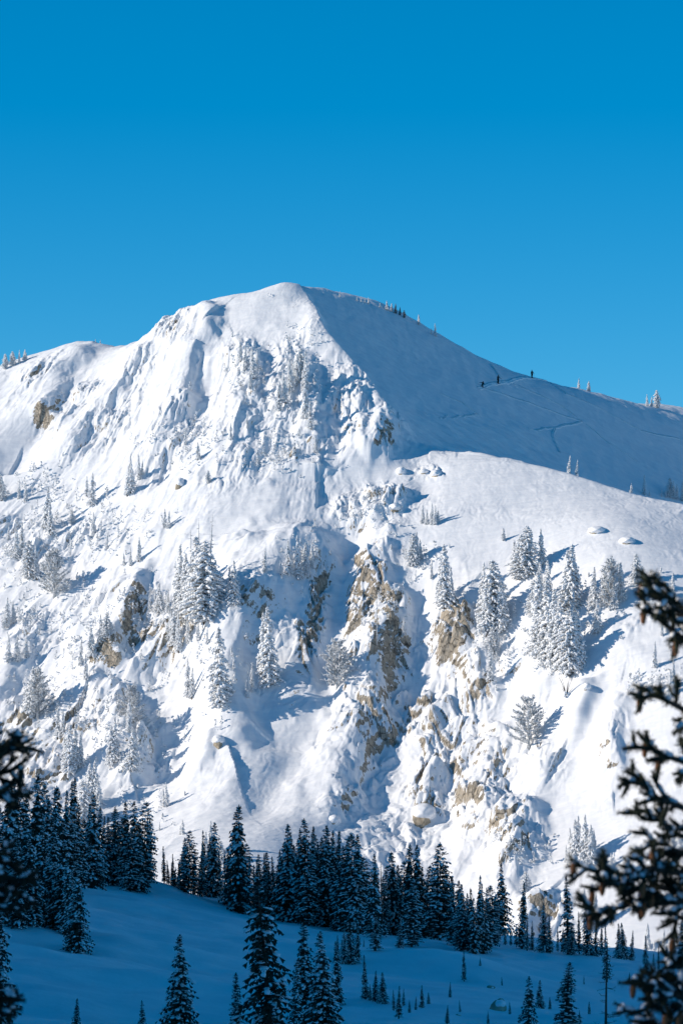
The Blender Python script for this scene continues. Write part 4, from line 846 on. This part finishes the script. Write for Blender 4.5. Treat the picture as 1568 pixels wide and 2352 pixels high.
# ------------------------------------------------------------------ near boughs reaching into the picture
def near_tree(name, label, cat, trunk_px, Yt, boughs, seed, cones=True):
    rnd.seed(seed); tx = at(trunk_px, 1700, Yt)[0]; gz = float(grid_h(HZ, tx, Yt, hx, hy)); root = empty(name, (tx, Yt, gz)); tag(root, label, cat)
    O = Vector((tx, Yt, gz)); tr = MB(); tr.tube([(0, 0, -.3), (.02, 0, 1.5), (.0, .03, 3), (.03, 0, 4.6), (0, 0, 6.5)], [.13, .115, .09, .06, .01], 0, 12); tr.build("trunk", M_BARK, root)
    for bi, poly in enumerate(boughs):
        pts = [Vector(at(x, y, Yt + dy)) - O for x, y, dy in poly]; st = MB(); nd = MB(); sn = MB(); cn_l = []
        pts = [Vector((0, 0, pts[0].z + .1))] + pts
        def clothe(a, b, r0, thick):
            d = b - a; L = d.length; d.normalize(); u = d.orthogonal().normalized(); v_ = d.cross(u)
            for k in range(int(L / .0035) + 4):
                t = rnd.random(); p = a + (b - a) * t; an = rnd.uniform(0, 6.28); o_ = (u * math.cos(an) + v_ * math.sin(an))
                l_ = rnd.uniform(.8, 1.5) * thick; tip = p + o_ * l_ + d * l_ * .6; s = d.cross(o_) * .0022
                nd.quad(tuple(p - s), tuple(p + s), tuple(tip + s * .7), tuple(tip - s * .7))
            e = b + d * thick * .5
            for k in range(7):
                an = k * .9; tip = b + (u * math.cos(an) + v_ * math.sin(an)) * thick * .45 + d * thick * 1.1; s = v_ * .003; nd.quad(tuple(b - s), tuple(b + s), tuple(tip + s * .5), tuple(tip - s * .5))
            nd.tube([tuple(a), tuple(a + (b - a) * .5), tuple(b), tuple(e)], [thick * .38, thick * .45, thick * .36, thick * .1], 0, 6)
            if rnd.random() < .62 and abs(d.z) < .85:
                m_ = a.lerp(b, rnd.uniform(.35, .65)); up = Vector((0, 0, 1)); sd_ = d.cross(up).normalized()
                nd.blob(m_ + up * thick * .55, (d * L * rnd.uniform(.25, .46), sd_ * thick * rnd.uniform(.6, .95), up * thick * rnd.uniform(.35, .6)), 1, .25)
        for i in range(len(pts) - 1):
            a, b = pts[i], pts[i + 1]; L = (b - a).length; n = max(1, int(L / .052)); d = (b - a).normalized()
            fr = i / (len(pts) - 1); st.tube([tuple(a), tuple(b)], [.016 * (1 - fr) + .005, .016 * (1 - (i + 1) / (len(pts) - 1)) + .004], 0, 7)
            if i == 0: continue
            for k in range(n):
                p = a + (b - a) * ((k + rnd.random()) / n)
                clothe(a + (b - a) * (k / n), a + (b - a) * ((k + 1) / n), .006, .024)
                for sg in (-1, 1):
                    if rnd.random() < .05: continue
                    q = Vector((rnd.uniform(-.5, .5), sg * rnd.uniform(.3, 1), rnd.uniform(-.75, .55))) if rnd.random() < .5 else Vector((rnd.uniform(-.6, .6), sg * .3, sg * rnd.uniform(.3, .9)))
                    e = (d * .8 + q).normalized(); l1 = rnd.uniform(.05, .11); p1 = p + e * l1; clothe(p, p1, .004, .021); st.tube([tuple(p), tuple(p1)], [.005, .003], 0, 4, False)
                    for j in range(rnd.choice((2, 3, 3, 4))):
                        e2 = (e + Vector((rnd.uniform(-1, 1), rnd.uniform(-1, 1), rnd.uniform(-.9, .9))) * .8).normalized(); p2 = p + e * l1 * rnd.uniform(.3, .95); clothe(p2, p2 + e2 * rnd.uniform(.025, .06), .003, .022)
                    if cones and rnd.random() < .16:
                        c0 = p1; cn = MB(); cn_l.append(cn); cn.tube([tuple(c0), tuple(c0 - Vector((0, 0, .012))), tuple(c0 - Vector((.002, 0, .035))), tuple(c0 - Vector((.003, 0, .06))), tuple(c0 - Vector((.003, 0, .07)))], [.004, .012, .014, .010, .002], 0, 8)
        bo = st.build("bough", M_BARK, root); nd.build("needles", [M_NEEDLE2, M_TSNOW], bo)
        for c_ in cn_l: c_.build("cone", M_CONE, bo)
near_tree("near_spruce", "blurred near spruce at the right edge with snowy boughs and brown cones reaching in", "spruce", 1690, 16.0, [
 [(1600,1440,0), (1560,1405,0), (1520,1370,-.1), (1482,1340,-.1)], [(1600,1470,.1), (1560,1462,.1), (1515,1425,0), (1484,1400,0)], [(1600,1380,.1), (1555,1385,.1), (1530,1350,.1), (1502,1322,.1)],
 [(1600,1650,0), (1560,1625,0), (1520,1605,-.1), (1480,1590,-.1)], 
 [(1600,1760,0), (1555,1745,0), (1505,1730,0), (1470,1690,0)], [(1600,1880,0), (1560,1850,0), (1500,1830,0), (1452,1772,0)], [(1600,1925,.1), (1560,1920,.1), (1510,1880,.1), (1470,1860,.1)],
 [(1610,2000,0), (1560,2005,0), (1500,1995,-.1), (1430,2010,-.2), (1380,2005,-.3), (1335,1992,-.3)], [(1610,2050,.1), (1560,2045,.1), (1500,2035,0), (1450,2045,-.1), (1400,2030,-.1), (1360,2015,-.1)],
 [(1610,2080,0), (1560,2075,0), (1500,2065,0), (1440,2080,-.1), (1380,2095,-.1), (1328,2080,-.1)], [(1600,1950,.3), (1560,1960,.2), (1530,1940,.2), (1490,1935,.2)],
 [(1610,2320,0), (1560,2290,0), (1510,2265,0), (1465,2262,-.1)], [(1610,2360,.1), (1560,2340,.1), (1500,2310,0), (1448,2330,0)], [(1610,2280,.2), (1570,2260,.2), (1535,2235,.1), (1510,2245,.1)], [(1610,2400,.2), (1560,2380,.2), (1500,2350,.1), (1455,2345,.1)], [(1610,2250,.1), (1575,2230,.1), (1545,2215,.1), (1525,2225,.1)],
 [(1610,2130,.2), (1585,2120,.2), (1560,2105,.2), (1540,2110,.2)]], 71)
near_tree("near_spruce", "blurred near spruce at the left edge with black-looking boughs over the forest", "spruce", -130, 17.0, [
 [(-60,1770,0), (-10,1755,0), (12,1725,0), (34,1700,0)], [(-60,1800,.1), (-20,1790,.1), (10,1775,.1), (38,1765,.1)], [(-60,1720,.1), (-20,1720,.1), (15,1730,.1)], [(-60,1830,0), (0,1820,0), (30,1830,0), (48,1815,0)],
 [(-60,2010,0), (0,2010,0), (40,2020,0), (80,2030,0)], [(-60,2050,.1), (0,2045,.1), (45,2050,.1)], [(-60,1980,.2), (0,1975,.2), (30,1985,.2)], [(-60,2090,0), (-10,2085,0), (25,2090,0)],
 [(-60,2290,0), (-20,2285,0), (5,2282,0), (28,2278,0)], [(-60,2330,0), (-20,2325,0), (10,2320,0)]], 72, False)
# ------------------------------------------------------------------ rime-plastered dwarf scrub filling the rough ground
rnd.seed(77); sc_ = MB(); cnt = 0
for (cx, cy, rx, ry, n) in [(80,1260,110,90,60),(60,1420,80,70,45),(230,1440,110,90,60),(400,1420,90,70,45),(250,1230,120,60,45),(680,880,50,110,60),(570,860,50,70,35),(440,1010,90,60,35),(100,1120,90,50,30),
   (640,1050,90,40,40),(700,1280,50,50,25),(280,1680,90,100,60),(110,1620,80,80,45),(1250,1480,100,60,40),(1130,1480,60,90,30),(1420,1380,90,60,30),(1490,1580,60,40,20),(960,1280,60,40,15),(850,1180,60,40,20),(1200,1950,60,50,18),(500,1560,70,90,30),(880,1450,60,120,30),(1340,1980,60,30,16),(350,1860,60,40,10)]:
    for k in range(int(n * 2.6)):
        px = cx + rnd.gauss(0, .55) * rx; py = cy + rnd.gauss(0, .55) * ry
        if px < -10 or px > 1578: continue
        tall = rnd.random() < .42
        if not tall and rnd.random() < .6: continue
        p = Vector(hit_m(px, py, GZ, 705, 1045)); s_ = rnd.uniform(.25, .95)
        for j in range(rnd.randint(12, 20) if tall else rnd.randint(4, 9)):
            h = rnd.random() * s_ * (3.2 if tall else 1.2); w_ = s_ * (1 - .8 * min(1, h / (s_ * 3.3))) * .6
            c_ = p + Vector((rnd.gauss(0, .7) * w_, rnd.gauss(0, .7) * w_, h)); a = rnd.uniform(0, 6.28); q = rnd.uniform(.12, .26)
            sc_.blob(c_, (Vector((math.cos(a), math.sin(a), .2)) * q, Vector((-math.sin(a), math.cos(a), 0)) * q * .7, Vector((0, 0, q * .6))), 1 if rnd.random() < .75 else 0, .35)
            e = c_ + Vector((rnd.uniform(-.3, .3), rnd.uniform(-.3, .3), rnd.uniform(.05, .3))); sc_.tri(tuple(c_ - Vector((.06, 0, 0))), tuple(c_ + Vector((.06, 0, .03))), tuple(e), 0)
scrub = sc_.build("frosted_scrub", [M_RIME, M_TSNOW]); tag(scrub, "low rime-plastered scrub growing all over the rough snow slopes", "scrub", None, "stuff")
for L in PROTO.values():
    for o in L:
        if o.location.z < -4000:
            for c in KIDS[o.name]: bpy.data.objects.remove(c)
            bpy.data.objects.remove(o)
